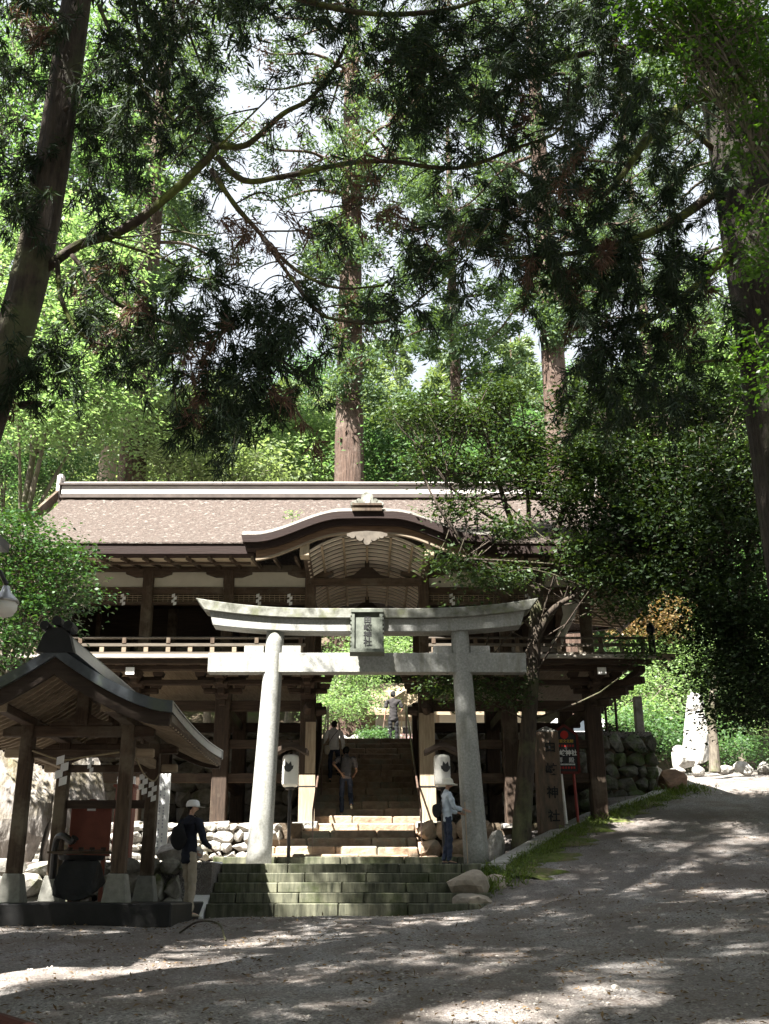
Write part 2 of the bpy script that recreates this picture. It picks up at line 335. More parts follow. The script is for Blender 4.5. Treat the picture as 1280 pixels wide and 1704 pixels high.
# ------------------------------------------------------------------ foliage helpers (numpy)
def unit(a): return a / np.maximum(np.linalg.norm(a, axis=1, keepdims=True), 1e-6)
class Leaves:
    """many leaf-sized faces: each a folded diamond with its own axis and tilt"""
    def __init__(s): s.c = []; s.d = []; s.n = []; s.L = []; s.W = []; s.t = []
    def add(s, c, d, n, L, Wd, tint):
        s.c.append(c); s.d.append(unit(d)); s.n.append(n); s.L.append(L); s.W.append(Wd); s.t.append(tint)
    def clump(s, c, n, rad, size, flat=.5, droop=.25, wide=.5, updown=.8):
        """a spray of broad leaves, mostly lying level"""
        o = RNG.normal(size=(n, 3)) * np.array([rad, rad, rad * flat])
        pos = np.asarray(c) + o
        d = RNG.normal(size=(n, 3)); d[:, 2] = d[:, 2] * .35 - droop; d[:, :2] += o[:, :2] / max(rad, .01) * .5
        nm = RNG.normal(size=(n, 3)) * .55; nm[:, 2] += updown
        L = size * RNG.uniform(.45, 1.35, n); tn = np.clip(RNG.normal(.5, .25, n), 0, 1)
        s.add(pos, d, nm, L, L * wide, tn)
    def tuft(s, c, dirv, n, L, Wd, spread=.8, droop=.25, rad=.1):
        """a cedar tuft: narrow shoots fanning out from a twig end"""
        pos = np.asarray(c) + RNG.normal(size=(n, 3)) * rad
        d = np.asarray(dirv) * .8 + RNG.normal(size=(n, 3)) * spread; d[:, 2] -= droop; d = unit(d)
        nm = RNG.normal(size=(n, 3)); l = L * RNG.uniform(.55, 1.15, n)
        s.add(pos, d, nm, l, np.full(n, Wd) * RNG.uniform(.7, 1.2, n), np.clip(RNG.normal(.5, .28, n), 0, 1))
    def count(s): return sum(len(x) for x in s.c)
    def mesh(s, name, off):
        c = np.concatenate(s.c) - np.asarray(off); d = np.concatenate(s.d); n = np.concatenate(s.n); L = np.concatenate(s.L)[:, None]; Wd = np.concatenate(s.W)[:, None]; t = np.concatenate(s.t)
        x = unit(np.cross(d, n)); up = np.cross(x, d); N = len(c)
        v = np.empty((N, 4, 3))
        v[:, 0] = c; v[:, 2] = c + d * L - up * L * .10
        mid = c + d * L * .45
        v[:, 1] = mid + x * Wd * .5 + up * Wd * .14; v[:, 3] = mid - x * Wd * .5 + up * Wd * .14
        me = bpy.data.meshes.new(name); me.vertices.add(4 * N); me.vertices.foreach_set('co', v.ravel())
        me.loops.add(4 * N); me.loops.foreach_set('vertex_index', np.arange(4 * N, dtype=np.int32))
        me.polygons.add(N); me.polygons.foreach_set('loop_start', np.arange(0, 4 * N, 4, dtype=np.int32))
        a = me.attributes.new('tint', 'FLOAT', 'POINT'); a.data.foreach_set('value', np.repeat(t, 4).astype(np.float32))
        me.update(); me.validate(); return me
    def build(s, name, m, parent=None, off=None):
        off = Vector(off) if off is not None else (WLOC[parent.name] if parent else Vector((0, 0, 0)))
        me = s.mesh(name, off); me.materials.append(MATS[m]); o = bpy.data.objects.new(name, me); COL.objects.link(o)
        if parent: o.parent = parent
        else: o.location = off
        WLOC[o.name] = off; return o

# ------------------------------------------------------------------ THE SETTING: gravel ground and road, terraces, hillside, stairs
def softmax(a, b, k=.12):
    m = max(a, b); return m + k * math.log(math.exp((a - m) / k) + math.exp((b - m) / k)) - k * .4
KERB = [(1.95, 18.6), (2.31, 19.5), (3.36, 21.3), (4.8, 23.5), (6.83, 26.0), (7.35, 26.9)]
def kerb_x(y):
    for (x0, y0), (x1, y1) in zip(KERB, KERB[1:]):
        if y <= y1: return x0 + (x1 - x0) * max(-1.5, (y - y0)) / (y1 - y0)
    return KERB[-1][0] + (y - KERB[-1][1]) * .2
def slope_z(x, y):
    h = .21 * (min(y, 29) - 17) + .13 * max(0, min(y, 34) - 29) + .02 * max(0, y - 34) if y > 17 else .085 * (max(y, -6) - 17)
    xs = .1 * (min(x, 5) - 1.5) + .045 * max(0, min(x, 16) - 5)
    return .15 + xs + h
def ground_z(x, y):
    base = .072 * min(0, max(y, -8) - 15)
    z = softmax(base, slope_z(max(x, -14), y)) if x > -6 else base
    if y > 16.3 and x < 5.4:
        low = -.15
        if y > 18.5: low = .62
        if y > 22.9: low = 1.62
        k = kerb_x(y)
        if y < 18.5: t = sstep(1.35, 1.75, x)
        else: t = sstep(2.1, 2.5, x) if y < 23 else sstep(k - .7, k - .3, x)
        z = lerp(min(z, low), z - (.16 * sstep(0, .5, k - x) if y > 19 else 0), t)
        if x < 1.3: z = min(z, -.1 + .0 * y) if y < 18.5 else min(z, .6)
    elif y > 26.5 and x < 7.4: z = min(z, 2.4)
    return z
def gnoise(x, y): return .018 * math.sin(x * 1.7 + y * .6) + .014 * math.sin(x * .8 - y * 2.1 + 1) + .008 * math.sin(4.1 * x + 3.3 * y)
def sheet(name, xs, ys, fz, m, loc=(0, 0, 0)):
    nx, ny = len(xs), len(ys)
    me = bpy.data.meshes.new(name)
    me.from_pydata([(x, y, fz(x, y)) for y in ys for x in xs], [], [(j * nx + i, j * nx + i + 1, (j + 1) * nx + i + 1, (j + 1) * nx + i) for j in range(ny - 1) for i in range(nx - 1)])
    me.polygons.foreach_set('use_smooth', [True] * len(me.polygons)); me.materials.append(MATS[m]); me.update()
    o = bpy.data.objects.new(name, me); COL.objects.link(o); return tag(o, kind='structure')
def gravel_material():
    m, nt, b = _nodes('gravel'); N = nt.nodes; L = nt.links
    geo = N.new('ShaderNodeNewGeometry')
    v = N.new('ShaderNodeTexVoronoi'); v.inputs['Scale'].default_value = 55; L.new(geo.outputs['Position'], v.inputs['Vector'])
    v2 = N.new('ShaderNodeTexVoronoi'); v2.inputs['Scale'].default_value = 110; L.new(geo.outputs['Position'], v2.inputs['Vector'])
    n = N.new('ShaderNodeTexNoise'); n.inputs['Scale'].default_value = .9; n.inputs['Detail'].default_value = 8; n.inputs['Roughness'].default_value = .7; L.new(geo.outputs['Position'], n.inputs['Vector'])
    bw = N.new('ShaderNodeRGBToBW'); L.new(v.outputs['Color'], bw.inputs[0])
    r = N.new('ShaderNodeValToRGB'); r.color_ramp.elements[0].color = (.165, .152, .145, 1); r.color_ramp.elements[1].color = (.40, .375, .352, 1)
    r.color_ramp.elements[0].position = .2; r.color_ramp.elements[1].position = .85
    L.new(bw.outputs[0], r.inputs[0])
    r2 = N.new('ShaderNodeValToRGB'); r2.color_ramp.elements[0].position = .42; r2.color_ramp.elements[1].position = .66
    L.new(n.outputs[0], r2.inputs[0])
    mx = N.new('ShaderNodeMixRGB'); mx.blend_type = 'MIX'; ml = N.new('ShaderNodeMath'); ml.operation = 'MULTIPLY'; ml.inputs[1].default_value = .7; L.new(r2.outputs[0], ml.inputs[0]); L.new(ml.outputs[0], mx.inputs[0])
    L.new(r.outputs[0], mx.inputs[1]); mx.inputs[2].default_value = (.15, .105, .078, 1)
    mp = N.new('ShaderNodeMapping'); mp.inputs['Rotation'].default_value = (0, 0, R(22)); mp.inputs['Scale'].default_value = (1.0, .12, .12); L.new(geo.outputs['Position'], mp.inputs[0])
    nr = N.new('ShaderNodeTexNoise'); nr.inputs['Scale'].default_value = 1.6; nr.inputs['Detail'].default_value = 4; L.new(mp.outputs[0], nr.inputs['Vector'])
    rr = N.new('ShaderNodeValToRGB'); rr.color_ramp.elements[0].position = .46; rr.color_ramp.elements[1].position = .62; rr.color_ramp.elements[1].color = (.6, .6, .6, 1); L.new(nr.outputs[0], rr.inputs[0])
    m2 = N.new('ShaderNodeMixRGB'); L.new(rr.outputs[0], m2.inputs[0]); L.new(mx.outputs[0], m2.inputs[1]); m2.inputs[2].default_value = (.165, .142, .125, 1); mx = m2
    L.new(mx.outputs[0], b.inputs['Base Color']); b.inputs['Roughness'].default_value = .95; b.inputs['Specular IOR Level'].default_value = .15
    ad = N.new('ShaderNodeMath'); ad.operation = 'ADD'; L.new(v.outputs['Distance'], ad.inputs[0]); L.new(v2.outputs['Distance'], ad.inputs[1])
    bp = N.new('ShaderNodeBump'); bp.inputs['Strength'].default_value = .9; bp.inputs['Distance'].default_value = .016; bp.invert = True
    L.new(ad.outputs[0], bp.inputs['Height']); L.new(bp.outputs[0], b.inputs['Normal']); MATS['gravel'] = m
gravel_material()
def axis_pts(a, f0, f1, b, fine, coarse):
    o = list(np.arange(a, f0, coarse)) + list(np.arange(f0, f1, fine)) + list(np.arange(f1, b + .01, coarse)); return [float(q) for q in o]
ground = sheet('ground', axis_pts(-70, -9, 16, 80, .2, 4), axis_pts(-60, 2, 36, 44, .2, 4), lambda x, y: ground_z(x, y) + gnoise(x, y), 'gravel')

def hill_z(x, y):
    n = 1.2 * math.sin(x * .11 + 2) * math.sin(y * .09) + .5 * math.sin(x * .31 + y * .23)
    return 3.7 + .6 * max(0, y - 42) + n * sstep(43, 60, y) + .25 * max(0, abs(x) - 30) * sstep(38, 60, y)
sheet('hillside', [float(q) for q in np.arange(-130, 131, 4)], [float(q) for q in np.arange(40, 190, 4)], hill_z, 'soil')

# terraces: the low one left of the stairs, the high one behind the hall
t = MB(); t.span((-40, 17.45, -1), (-2.44, 26.9, .76)); t.build('lower_terrace', 'gravel')['kind'] = 'structure'
t = MB()
t.span((-60, 26.95, 0), (-1.3, 46, 4.14)); t.span((-1.3, 28.15, 0), (1.3, 46, 4.136)); t.span((1.3, 26.95, 0), (7.2, 46, 4.14))
t.build('upper_terrace', 'gravel')['kind'] = 'structure'

# lower flight: five courses of green-stained stone blocks, each block its own piece
ST1 = root('stone_stairs', (0, 16.8, 0)); ST1['kind'] = 'structure'
def course(parent, x0, x1, y0, y1, z0, z1, m, joints, name='step_stone', bevel=.012, dip=.0):
    xs = [x0] + sorted(joints) + [x1]
    for a, b in zip(xs, xs[1:]):
        if b - a < .12: continue
        q = MB(); q.box(((a + b) / 2, (y0 + y1) / 2, (z0 + z1) / 2 + random.uniform(-dip, dip)), (b - a - .012, y1 - y0, z1 - z0), jit=max(.004, dip * .5))
        q.build(name, m, parent, bevel=bevel)
LZ = .152
for k in range(5):
    y0 = 16.8 + .4 * k; off = -2.42 + (.45 if k % 2 else 1.05)
    course(ST1, -2.42, 1.9, y0, y0 + .42, LZ * k - (.2 if k == 0 else 0), LZ * (k + 1), 'step_green', [off + .98 * i + random.uniform(-.06, .06) for i in range(4)])
core = MB()
for k in range(5): core.span((-2.40, 17.1 + .4 * k, -.3), (1.88, 21.2, LZ * (k + 1) - .012))
core.build('stair_core', 'step_green', ST1)
LD = root('landing', (0, 19.5, .5)); LD['kind'] = 'structure'
for i, (a, b) in enumerate(((-2.42, -1.2), (-1.2, -.05), (-.05, 1.1), (1.1, 2.36))):
    for (c, d) in ((18.83, 19.75), (19.76, 20.78)):
        q = MB(); q.span((a + .006, c, .55), (b - .006, d, .762)); q.build('paving_stone', 'kerb_concrete', LD, bevel=.008)
course(LD, -2.9, 2.3, 20.8, 21.16, .6, .94, 'step_green', [-1.7, -.5, .7, 1.7])
rp = MB(); rp.add([(-2.78, 16.72, -.02), (-2.44, 16.72, -.02), (-2.44, 18.75, .80), (-2.78, 18.75, .80), (-2.78, 16.72, -.4), (-2.44, 16.72, -.4), (-2.44, 18.75, .3), (-2.78, 18.75, .3)],
   [(0, 1, 2, 3), (7, 6, 5, 4), (0, 4, 5, 1), (1, 5, 6, 2), (2, 6, 7, 3), (3, 7, 4, 0)])
rp.build('stair_ramp', 'ramp_granite', None, loc=(-2.6, 17, 0), bevel=.01)['kind'] = 'structure'

# upper flight climbing through the hall: rough brown stones
ST2 = root('upper_stairs', (0, 21.2, .94)); ST2['kind'] = 'structure'
UP = [(21.15, 1.0), (21.6, 1.16), (22.0, 1.33), (22.4, 1.5), (22.8, 1.66)]
prev = .9
for i, (y, z) in enumerate(UP):
    x0, x1 = (-2.35, 1.0) if i < 4 else (-1.32, 1.32)
    course(ST2, x0, x1, y, y + .55, prev - .05, z, 'step_brown', [x0 + (.55 if i % 2 else 1.15) + q for q in (0, 1.05 + .12 * (i % 3), 2.0)], bevel=.025, dip=.012); prev = z
for k in range(14):
    y = 22.8 + .38 * (k + 1); z = 1.66 + .177 * (k + 1)
    course(ST2, -1.18, 1.18, y, y + .45, z - .24, z, 'step_brown', [-.75 + .9 * random.random(), .25 + .6 * random.random()], bevel=.022, dip=.010)
q = MB(); q.prism([(20.9, .3), (22.9, 1.4), (28.4, 3.95), (28.4, .3)], -1.17, 1.17, axis='x'); q.build('stair_core', 'step_brown', ST2)

# rubble walls: every stone its own piece on a few shared shapes
STONE = [MB().rock((0, 0, 0), (1, 1, 1), seed=s, sub=2, amp=.3).mesh('stone') for s in range(7)]
def rubble_wall(label, group, x0, x1, y, z0, z1, m, size=.34, y1=None, seed=0, name='stone_wall', lean=.0, cap=True):
    """a dry-stone retaining wall from x0 to x1, of fitted stones in wavering courses before a dark core"""
    rg = random.Random(seed); y1 = y if y1 is None else y1
    w = thing(name, ((x0 + x1) / 2, (y + y1) / 2, z0), label, 'stone wall', group)
    c = MB(); yy = lambda x: y + (y1 - y) * (x - x0) / (x1 - x0)
    n = max(2, int((x1 - x0) / 1.5))
    for i in range(n):
        a, b = lerp(x0, x1, i / n), lerp(x0, x1, (i + 1) / n); c.box(((a + b) / 2, yy((a + b) / 2) + .30, (z0 + z1) / 2 - .02), (b - a, .3, z1 - z0 - .06))
    c.build('wall_core', 'soil', w)
    z = z0; r = 0
    while z < z1 - .08:
        h = min(size * rg.uniform(.6, .95), z1 - z)
        if z1 - z - h < .1: h = z1 - z
        x = x0 - rg.uniform(0, .3) * size * (r % 2)
        while x < x1 - .05:
            wd = size * rg.uniform(.7, 1.7); wd = min(wd, x1 - x + .06)
            me = STONE[rg.randrange(7)]
            if not me.materials: me.materials.append(MATS[m])
            o = piece(me, 'stone', w, (x + wd / 2, yy(x + wd / 2) + .02 + lean * (z - z0) + rg.uniform(-.02, .04), z + h / 2), sc=(wd * 1.32, size * 1.0, h * 1.36), rot=(rg.uniform(-.15, .15), rg.uniform(-.12, .12), rg.uniform(-.2, .2)))
            if o.data.materials[0].name != m: o.material_slots[0].link = 'OBJECT'; o.material_slots[0].material = MATS[m]
            x += wd * .97
        z += h * .97; r += 1
    return w
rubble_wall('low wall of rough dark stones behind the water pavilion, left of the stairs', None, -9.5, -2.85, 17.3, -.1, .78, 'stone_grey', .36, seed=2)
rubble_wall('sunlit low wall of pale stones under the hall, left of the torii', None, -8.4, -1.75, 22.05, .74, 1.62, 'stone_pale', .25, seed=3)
rubble_wall('stone cheek wall right of the brown steps behind the woman in the hat', None, 1.02, 2.45, 21.6, .74, 1.66, 'step_brown', .36, seed=4)
rubble_wall('dark stone retaining wall inside the hall, left of the staircase', None, -8.5, -1.32, 26.7, .74, 4.1, 'stone_grey', .46, seed=5)
rubble_wall('dark stone retaining wall inside the hall, right of the staircase', None, 1.32, 5.1, 26.7, 1.5, 4.1, 'stone_grey', .46, seed=6)
rubble_wall('mossy dry stone bank at the right corner of the hall, beside the road', None, 5.12, 7.2, 26.3, 1.9, 4.0, 'stone_dark', .36, y1=26.7, seed=8, lean=.05)
# floors of the lower storey, left and right of the staircase
q = MB(); q.span((-8.6, 22.3, .3), (-1.33, 26.66, 1.64)); q.span((1.33, 21.9, .3), (2.5, 26.66, 1.62)); q.span((2.5, 22.95, .3), (4.9, 26.66, 1.68)); q.build('hall_ground', 'soil')['kind'] = 'structure'

# kerb of the road: concrete lengths following the edge
KB = root('kerb', (4, 22, 1)); KB['kind'] = 'structure'
kp = []
for (x0, y0), (x1, y1) in zip(KERB, KERB[1:]):
    n = max(1, int(math.hypot(x1 - x0, y1 - y0) / .62))
    kp += [(lerp(x0, x1, i / n), lerp(y0, y1, i / n)) for i in range(n)]
kp.append(KERB[-1])
for (x0, y0), (x1, y1) in zip(kp[1:], kp[2:]):
    z0, z1 = slope_z(x0, y0) + .045, slope_z(x1, y1) + .045
    q = MB(); q.bar((x0, y0, z0 - .12), (x1, y1, z1 - .12), .34, .27); q.build('kerb_stone', 'kerb_concrete', KB, bevel=.015)
# moss along its foot and thin grass in the joint
ms = MB(); NM, NWd = 110, 9; vs = []
for i in range(NM + 1):
    f = i / NM * (len(kp) - 1.001); k = int(f); (x0, y0), (x1, y1) = kp[k], kp[k + 1]; bx, by = lerp(x0, x1, f - k), lerp(y0, y1, f - k); wide = (.95 - .55 * i / NM) * (.75 + .35 * math.sin(i * .45) + .2 * math.sin(i * 1.3 + 1))
    for j in range(NWd + 1):
        w_ = .15 + wide * j / NWd; x, y = bx + w_, by - w_ * .45; e = j / NWd
        vs.append((x + random.uniform(-.02, .02), y + random.uniform(-.02, .02), slope_z(x, y) + gnoise(x, y) + .032 * (1 - e ** 2) + random.uniform(-.016, .016) - .05 * e ** 3))
ms.add(vs, [(i * (NWd + 1) + j, (i + 1) * (NWd + 1) + j, (i + 1) * (NWd + 1) + j + 1, i * (NWd + 1) + j + 1) for i in range(NM) for j in range(NWd)])
o = ms.build('moss', 'moss', None, loc=(4, 22, 1), smooth=True); tag(o, 'low green moss along the road side of the concrete kerb', 'moss', kind='stuff')
gr = Leaves()
for i in range(700):
    k = random.randrange(len(kp) - 1); (x0, y0), (x1, y1) = kp[k], kp[k + 1]; t_ = random.random(); w_ = .17 + abs(random.gauss(0, .25))
    x, y = lerp(x0, x1, t_) + w_, lerp(y0, y1, t_) - w_ * .45
    gr.tuft((x, y, slope_z(x, y) + .01), (0, 0, 1), 9, random.uniform(.05, .13), .014, spread=.7, droop=-.2, rad=.05)
for (cx, cy, rr, n) in ((1.78, 17.75, .16, 60), (2.15, 18.3, .25, 60), (7.7, 26.6, .35, 60), (2.0, 18.75, .12, 40)):
    for i in range(n):
        x, y = cx + random.gauss(0, rr), cy + random.gauss(0, rr)
        gr.tuft((x, y, slope_z(x, y) + .02), (0, 0, 1), 12, random.uniform(.08, .2), .02, spread=.7, droop=-.2, rad=.05)
o = gr.build('grass', 'grass_moss', None, off=(4, 22, 1)); tag(o, 'small tufts of grass along the kerb and round the boulder', 'grass', kind='stuff')

# loose stones of the gravel
def scatter_stones(n, name, label, smin, smax, m, seed):
    rg = random.Random(seed); vs = []; fs = []; base = bmesh.new(); bmesh.ops.create_icosphere(base, subdivisions=1, radius=1)
    bv = [v.co.copy() for v in base.verts]; bf = [tuple(v.index for v in f.verts) for f in base.faces]; base.free()
    for i in range(n):
        y = 6.5 + 12 * rg.random() ** 1.5 if rg.random() < .8 else rg.uniform(10, 27); x = rg.uniform(-.36, .42) * y
        if y > 16.5 and x < kerb_x(y) + .3: continue
        s = smin + (smax - smin) * rg.random() ** 3; a = rg.uniform(0, 6.28); ca, sa = math.cos(a), math.sin(a); z = ground_z(x, y) + gnoise(x, y)
        sx, sy, sz = s * rg.uniform(.7, 1.3), s * rg.uniform(.6, 1.1), s * rg.uniform(.4, .75); o = len(vs)
        for p in bv:
            p = p * rg.uniform(.8, 1.15); px, py = p.x * sx, p.y * sy; vs.append((x + px * ca - py * sa, y + px * sa + py * ca, z + p.z * sz + sz * .15))
        fs += [tuple(k + o for k in f) for f in bf]
    q = MB(); q.v = vs; q.f = fs; o = q.build(name, m, None, loc=(0, 12, -.3), recalc=False); tag(o, label, 'stones', kind='stuff'); return o
mat('pebble', (.42, .39, .35), (.20, .175, .15), 9, bump=.2, rnd=0)
scatter_stones(9000, 'gravel', 'loose grey gravel stones scattered over the road', .006, .022, 'pebble', 3)
scatter_stones(160, 'pebbles', 'larger loose pebbles lying on the gravel road', .02, .055, 'pebble', 5)

# hand-sized and larger boulders
def boulder(label, c, d, seed, m='stone_pale', sub=3, rz=0.0, name='boulder'):
    q = MB(); q.rock(c, d, seed, sub, .12, rz); o = q.build(name, m, None, loc=(c[0], c[1], c[2] - d[2] / 2)); tag(o, label, 'boulder'); return o
mat('boulder_tan', (.40, .34, .27), (.22, .18, .14), 4, bump=.4, bscale=14, c3=(.24, .21, .17), s3=2.2, dist=.03)
mat('boulder_brown', (.27, .16, .10), (.13, .08, .055), 3, (1, 1, 2), bump=.4, bscale=10, dist=.03)
boulder('rounded tan boulder at the right end of the lowest steps', (1.55, 17.45, .40), (.72, .7, .62), 21, 'boulder_tan')
boulder('smaller pale boulder lying low in front of the tan boulder', (1.6, 17.05, .17), (.62, .5, .40), 22, 'boulder_tan')
boulder('flat pale stone between the tan boulder and the kerb', (2.05, 18.0, .44), (.55, .5, .34), 23, 'boulder_tan')
boulder('brown rounded boulder at the upper end of the kerb', (7.55, 26.8, 2.86), (.95, .8, .68), 24, 'boulder_brown')
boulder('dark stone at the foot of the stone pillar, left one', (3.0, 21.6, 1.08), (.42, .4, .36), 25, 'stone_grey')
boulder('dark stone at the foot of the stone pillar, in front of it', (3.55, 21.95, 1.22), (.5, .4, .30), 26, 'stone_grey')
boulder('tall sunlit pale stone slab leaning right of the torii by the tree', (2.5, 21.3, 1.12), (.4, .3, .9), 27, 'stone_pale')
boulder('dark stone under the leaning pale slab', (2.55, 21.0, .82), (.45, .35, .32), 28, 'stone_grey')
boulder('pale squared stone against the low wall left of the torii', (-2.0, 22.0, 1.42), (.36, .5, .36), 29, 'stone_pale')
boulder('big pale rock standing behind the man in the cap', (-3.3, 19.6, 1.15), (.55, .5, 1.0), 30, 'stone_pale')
boulder('pale boulder on the terrace left of the man in the cap', (-3.15, 18.6, .92), (.8, .5, .5), 31, 'stone_pale')
for i, (c, d) in enumerate((((-6.35, 19.4, 1.5), (1.7, 1.3, 4.2)), ((-5.35, 19.6, 1.3), (1.3, 1.2, 3.6)), ((-7.6, 19.6, 1.8), (1.8, 1.4, 4.4)))):
    boulder(('furrowed grey cliff rock behind the water pavilion, middle block', 'furrowed grey cliff rock nearest the red board', 'furrowed grey cliff rock at the far left edge')[i], c, d, 40 + i, 'rock_cliff', sub=4, name='cliff_rock')
mat('standing_pale', (.62, .60, .56), (.33, .31, .28), 7, (1.4, 1.4, .4), bump=.8, bscale=12, c3=(.22, .21, .17), s3=2.4, t3=(.54, .66), dist=.05)
q = MB(); q.rock((9.55, 31, 4.62), (.98, .55, 2.3), 52, 4, .10); q.rock((9.15, 30.95, 3.95), (.8, .5, .95), 53, 3, .1); q.rock((9.62, 31.02, 5.55), (.62, .42, .75), 54, 3, .1)
o = q.build('standing_stone', 'standing_pale', None, loc=(9.4, 31, 3.5)); tag(o, 'tall sunlit standing stone carved with faint strokes beside the road bend', 'standing stone')
rg = random.Random(9)
for i in range(7):
    boulder(('first', 'second', 'third', 'fourth', 'fifth', 'sixth', 'seventh')[i] + ' pale rock from the left in the row edging the road bend', (8.1 + .62 * i + rg.uniform(-.1, .1), 30.3 + rg.uniform(-.2, .2), 3.48 + .02 * i), (rg.uniform(.45, .75), .45, rg.uniform(.3, .5)), 60 + i, 'stone_pale', sub=2, name='edging_rock')['group'] = 'rocks edging the road'
for i, (x, y, s) in enumerate(((-.75, 31.5, .9), (-.25, 32.2, 1.2), (-1.1, 33.5, 1.1), (.25, 33.2, .8), (-1.7, 32, .9))):
    boulder(('white rock nearest the top of the stairs', 'broad white rock under the bright maple', 'white rock behind the left handrail', 'small white rock before the shrine office', 'pale rock at the left edge of the gateway view')[i], (x, y, 4.14 + s * .28), (s * 1.1, s * .8, s * .7), 70 + i, 'stone_pale')

# dead leaves and needles lying on the gravel
lt = Leaves(); rg = random.Random(15)
for i in range(900):
    y = 6.5 + 14 * rg.random(); x = rg.uniform(-.36, .42) * y
    if y > 16 and x < kerb_x(y) + .2: continue
    k = rg.randint(1, 9)
    for j in range(k):
        xx, yy = x + rg.gauss(0, .22), y + rg.gauss(0, .22)
        if yy > 16.3 and xx < kerb_x(yy) + .2: continue
        lt.add(np.array([[xx, yy, ground_z(xx, yy) + gnoise(xx, yy) + .012]]), RNG.normal(size=(1, 3)) * np.array([1, 1, .25]), np.array([[rg.gauss(0, .3), rg.gauss(0, .3), 1]]), np.array([rg.uniform(.03, .085)]), np.array([rg.uniform(.012, .03)]), np.array([rg.random()]))
leafmat('leaf_litter', (.20, .13, .065), (.075, .05, .028), .1, rough=.8, spec=.2)
o = lt.build('leaf_litter', 'leaf_litter', None, off=(0, 12, -.3)); tag(o, 'dead brown leaves scattered over the gravel', 'leaves', kind='stuff')

# ------------------------------------------------------------------ STONE TORII
TY = 20.2
TOR = thing('torii', (0, TY, .76), 'tall grey stone torii standing on the landing with a name tablet', 'torii')
for sx in (-1, 1):
    q = MB(); n = 14; q.tube([(sx * lerp(1.99, 1.80, i / n) + .01, TY, lerp(.76, 5.2, i / n)) for i in range(n + 1)], [lerp(.235, .172, i / n) for i in range(n + 1)], 28)
    q.build('post', 'torii_stone', TOR, smooth=True)
def rail(prof, y0, y1): q = MB(); q.strip([(x, b) for x, a, b in prof], [(x, a) for x, a, b in prof], y0, y1); return q
prof = []
for i in range(-16, 17):
    x = i / 16; lift = .21 * max(0, abs(x) - .25) ** 2.2 / (.75 ** 2.2)
    xt = x * 3.34; prof.append((x, lift))
q = MB(); a = [(x * 3.36 + .0, 5.525 + l + .0) for x, l in prof]; b = [(x * 3.17, 5.33 + l * .8) for x, l in prof]; q.strip(a, b, TY - .27, TY + .27); q.build('top_rail', 'torii_stain', TOR, bevel=.012)
q = MB(); a = [(x * 3.09, 5.33 + l * .8) for x, l in prof]; b = [(x * 3.0, 5.075 + l * .62) for x, l in prof]; q.strip(a, b, TY - .2, TY + .2); q.build('lintel', 'torii_stone', TOR, bevel=.012)
for a, b in ((-3.06, -1.74), (-2.05, 2.05), (1.74, 3.06)):
    pass
q = MB(); q.span((-3.07, TY - .14, 4.29), (3.07, TY + .14, 4.67)); q.build('tie_beam', 'torii_stone', TOR, bevel=.01)
for sx in (-1, 1):
    for dx in (-.36, .36):
        x = sx * 1.835 + dx; q = MB(); d = .17 if dx < 0 else -.17
        q.add([(x - .19, TY - .09, 4.672), (x + .19, TY - .09, 4.672), (x + .19, TY + .09, 4.672), (x - .19, TY + .09, 4.672), (x - .19, TY - .09, 4.82), (x + .19, TY - .09, 4.82), (x + .19, TY + .09, 4.82), (x - .19, TY + .09, 4.82)],
              [(0, 3, 2, 1), (4, 5, 6, 7), (0, 1, 5, 4), (1, 2, 6, 5), (2, 3, 7, 6), (3, 0, 4, 7)]); q.build('wedge', 'torii_stone', TOR, bevel=.008)
# name tablet, leaning forward
rot = Matrix.Rotation(R(-12), 3, 'X'); c = Vector((0, TY - .33, 5.02))
tb = MB(); tb.box(c, (.50, .07, .84), rot); T_ = tb.build('name_tablet', 'plaque_stone', TOR, bevel=.008)
fr = MB()
for sx in (-1, 1): fr.box(c + rot @ Vector((sx * .27, -.02, 0)), (.055, .12, .9), rot)
fr.box(c + rot @ Vector((0, -.03, .43)), (.62, .15, .07), rot); fr.box(c + rot @ Vector((0, -.06, -.44)), (.66, .2, .07), rot)
for i in range(9):
    for sx in (-1, 1): fr.box(c + rot @ Vector((sx * .305, -.02, -.36 + .09 * i)), (.03, .1, .05), rot)
fr.build('tablet_frame', 'plaque_stone', T_)
for i, ch in enumerate('由岐神社'):
    text(ch, .165, 'ink', T_, c + rot @ Vector((0.01, -.040, .255 - .162 * i)), (R(90 - 12), 0, 0), bold=.003)

# ------------------------------------------------------------------ THE HALL: a thatched stage hall straddling the stairs
HX0, HX1, HY0, HY1 = -6.9, 4.9, 23.0, 26.2
HALL = thing('shrine_hall', (-1, 24.6, 1.68), 'long wooden shrine hall with bark roof and balcony straddling the stairs', 'shrine hall')
CX = [-6.9, -4.95, -3.13, -1.28, 1.28, 3.08, 4.9]
def col(x, y, z0, z1, r, m='wood_z', sq=True):
    q = MB()
    if sq: q.span((x - r, y - r, z0), (x + r, y + r, z1)); return q.build('column', m, HALL, bevel=.02)
    q.tube([(x, y, z0), (x, y, z1)], r, 14); return q.build('column', m, HALL, smooth=True)
for x in CX:
    for y in (HY0, HY1):
        col(x, y, 1.64, 4.72, .165, 'wood_shade_z')
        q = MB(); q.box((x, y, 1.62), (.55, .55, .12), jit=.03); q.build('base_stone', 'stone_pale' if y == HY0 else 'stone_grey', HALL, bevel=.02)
        col(x, y, 4.98, 7.2, .12, 'wood_z', True)
segs = list(zip(CX, CX[1:]))
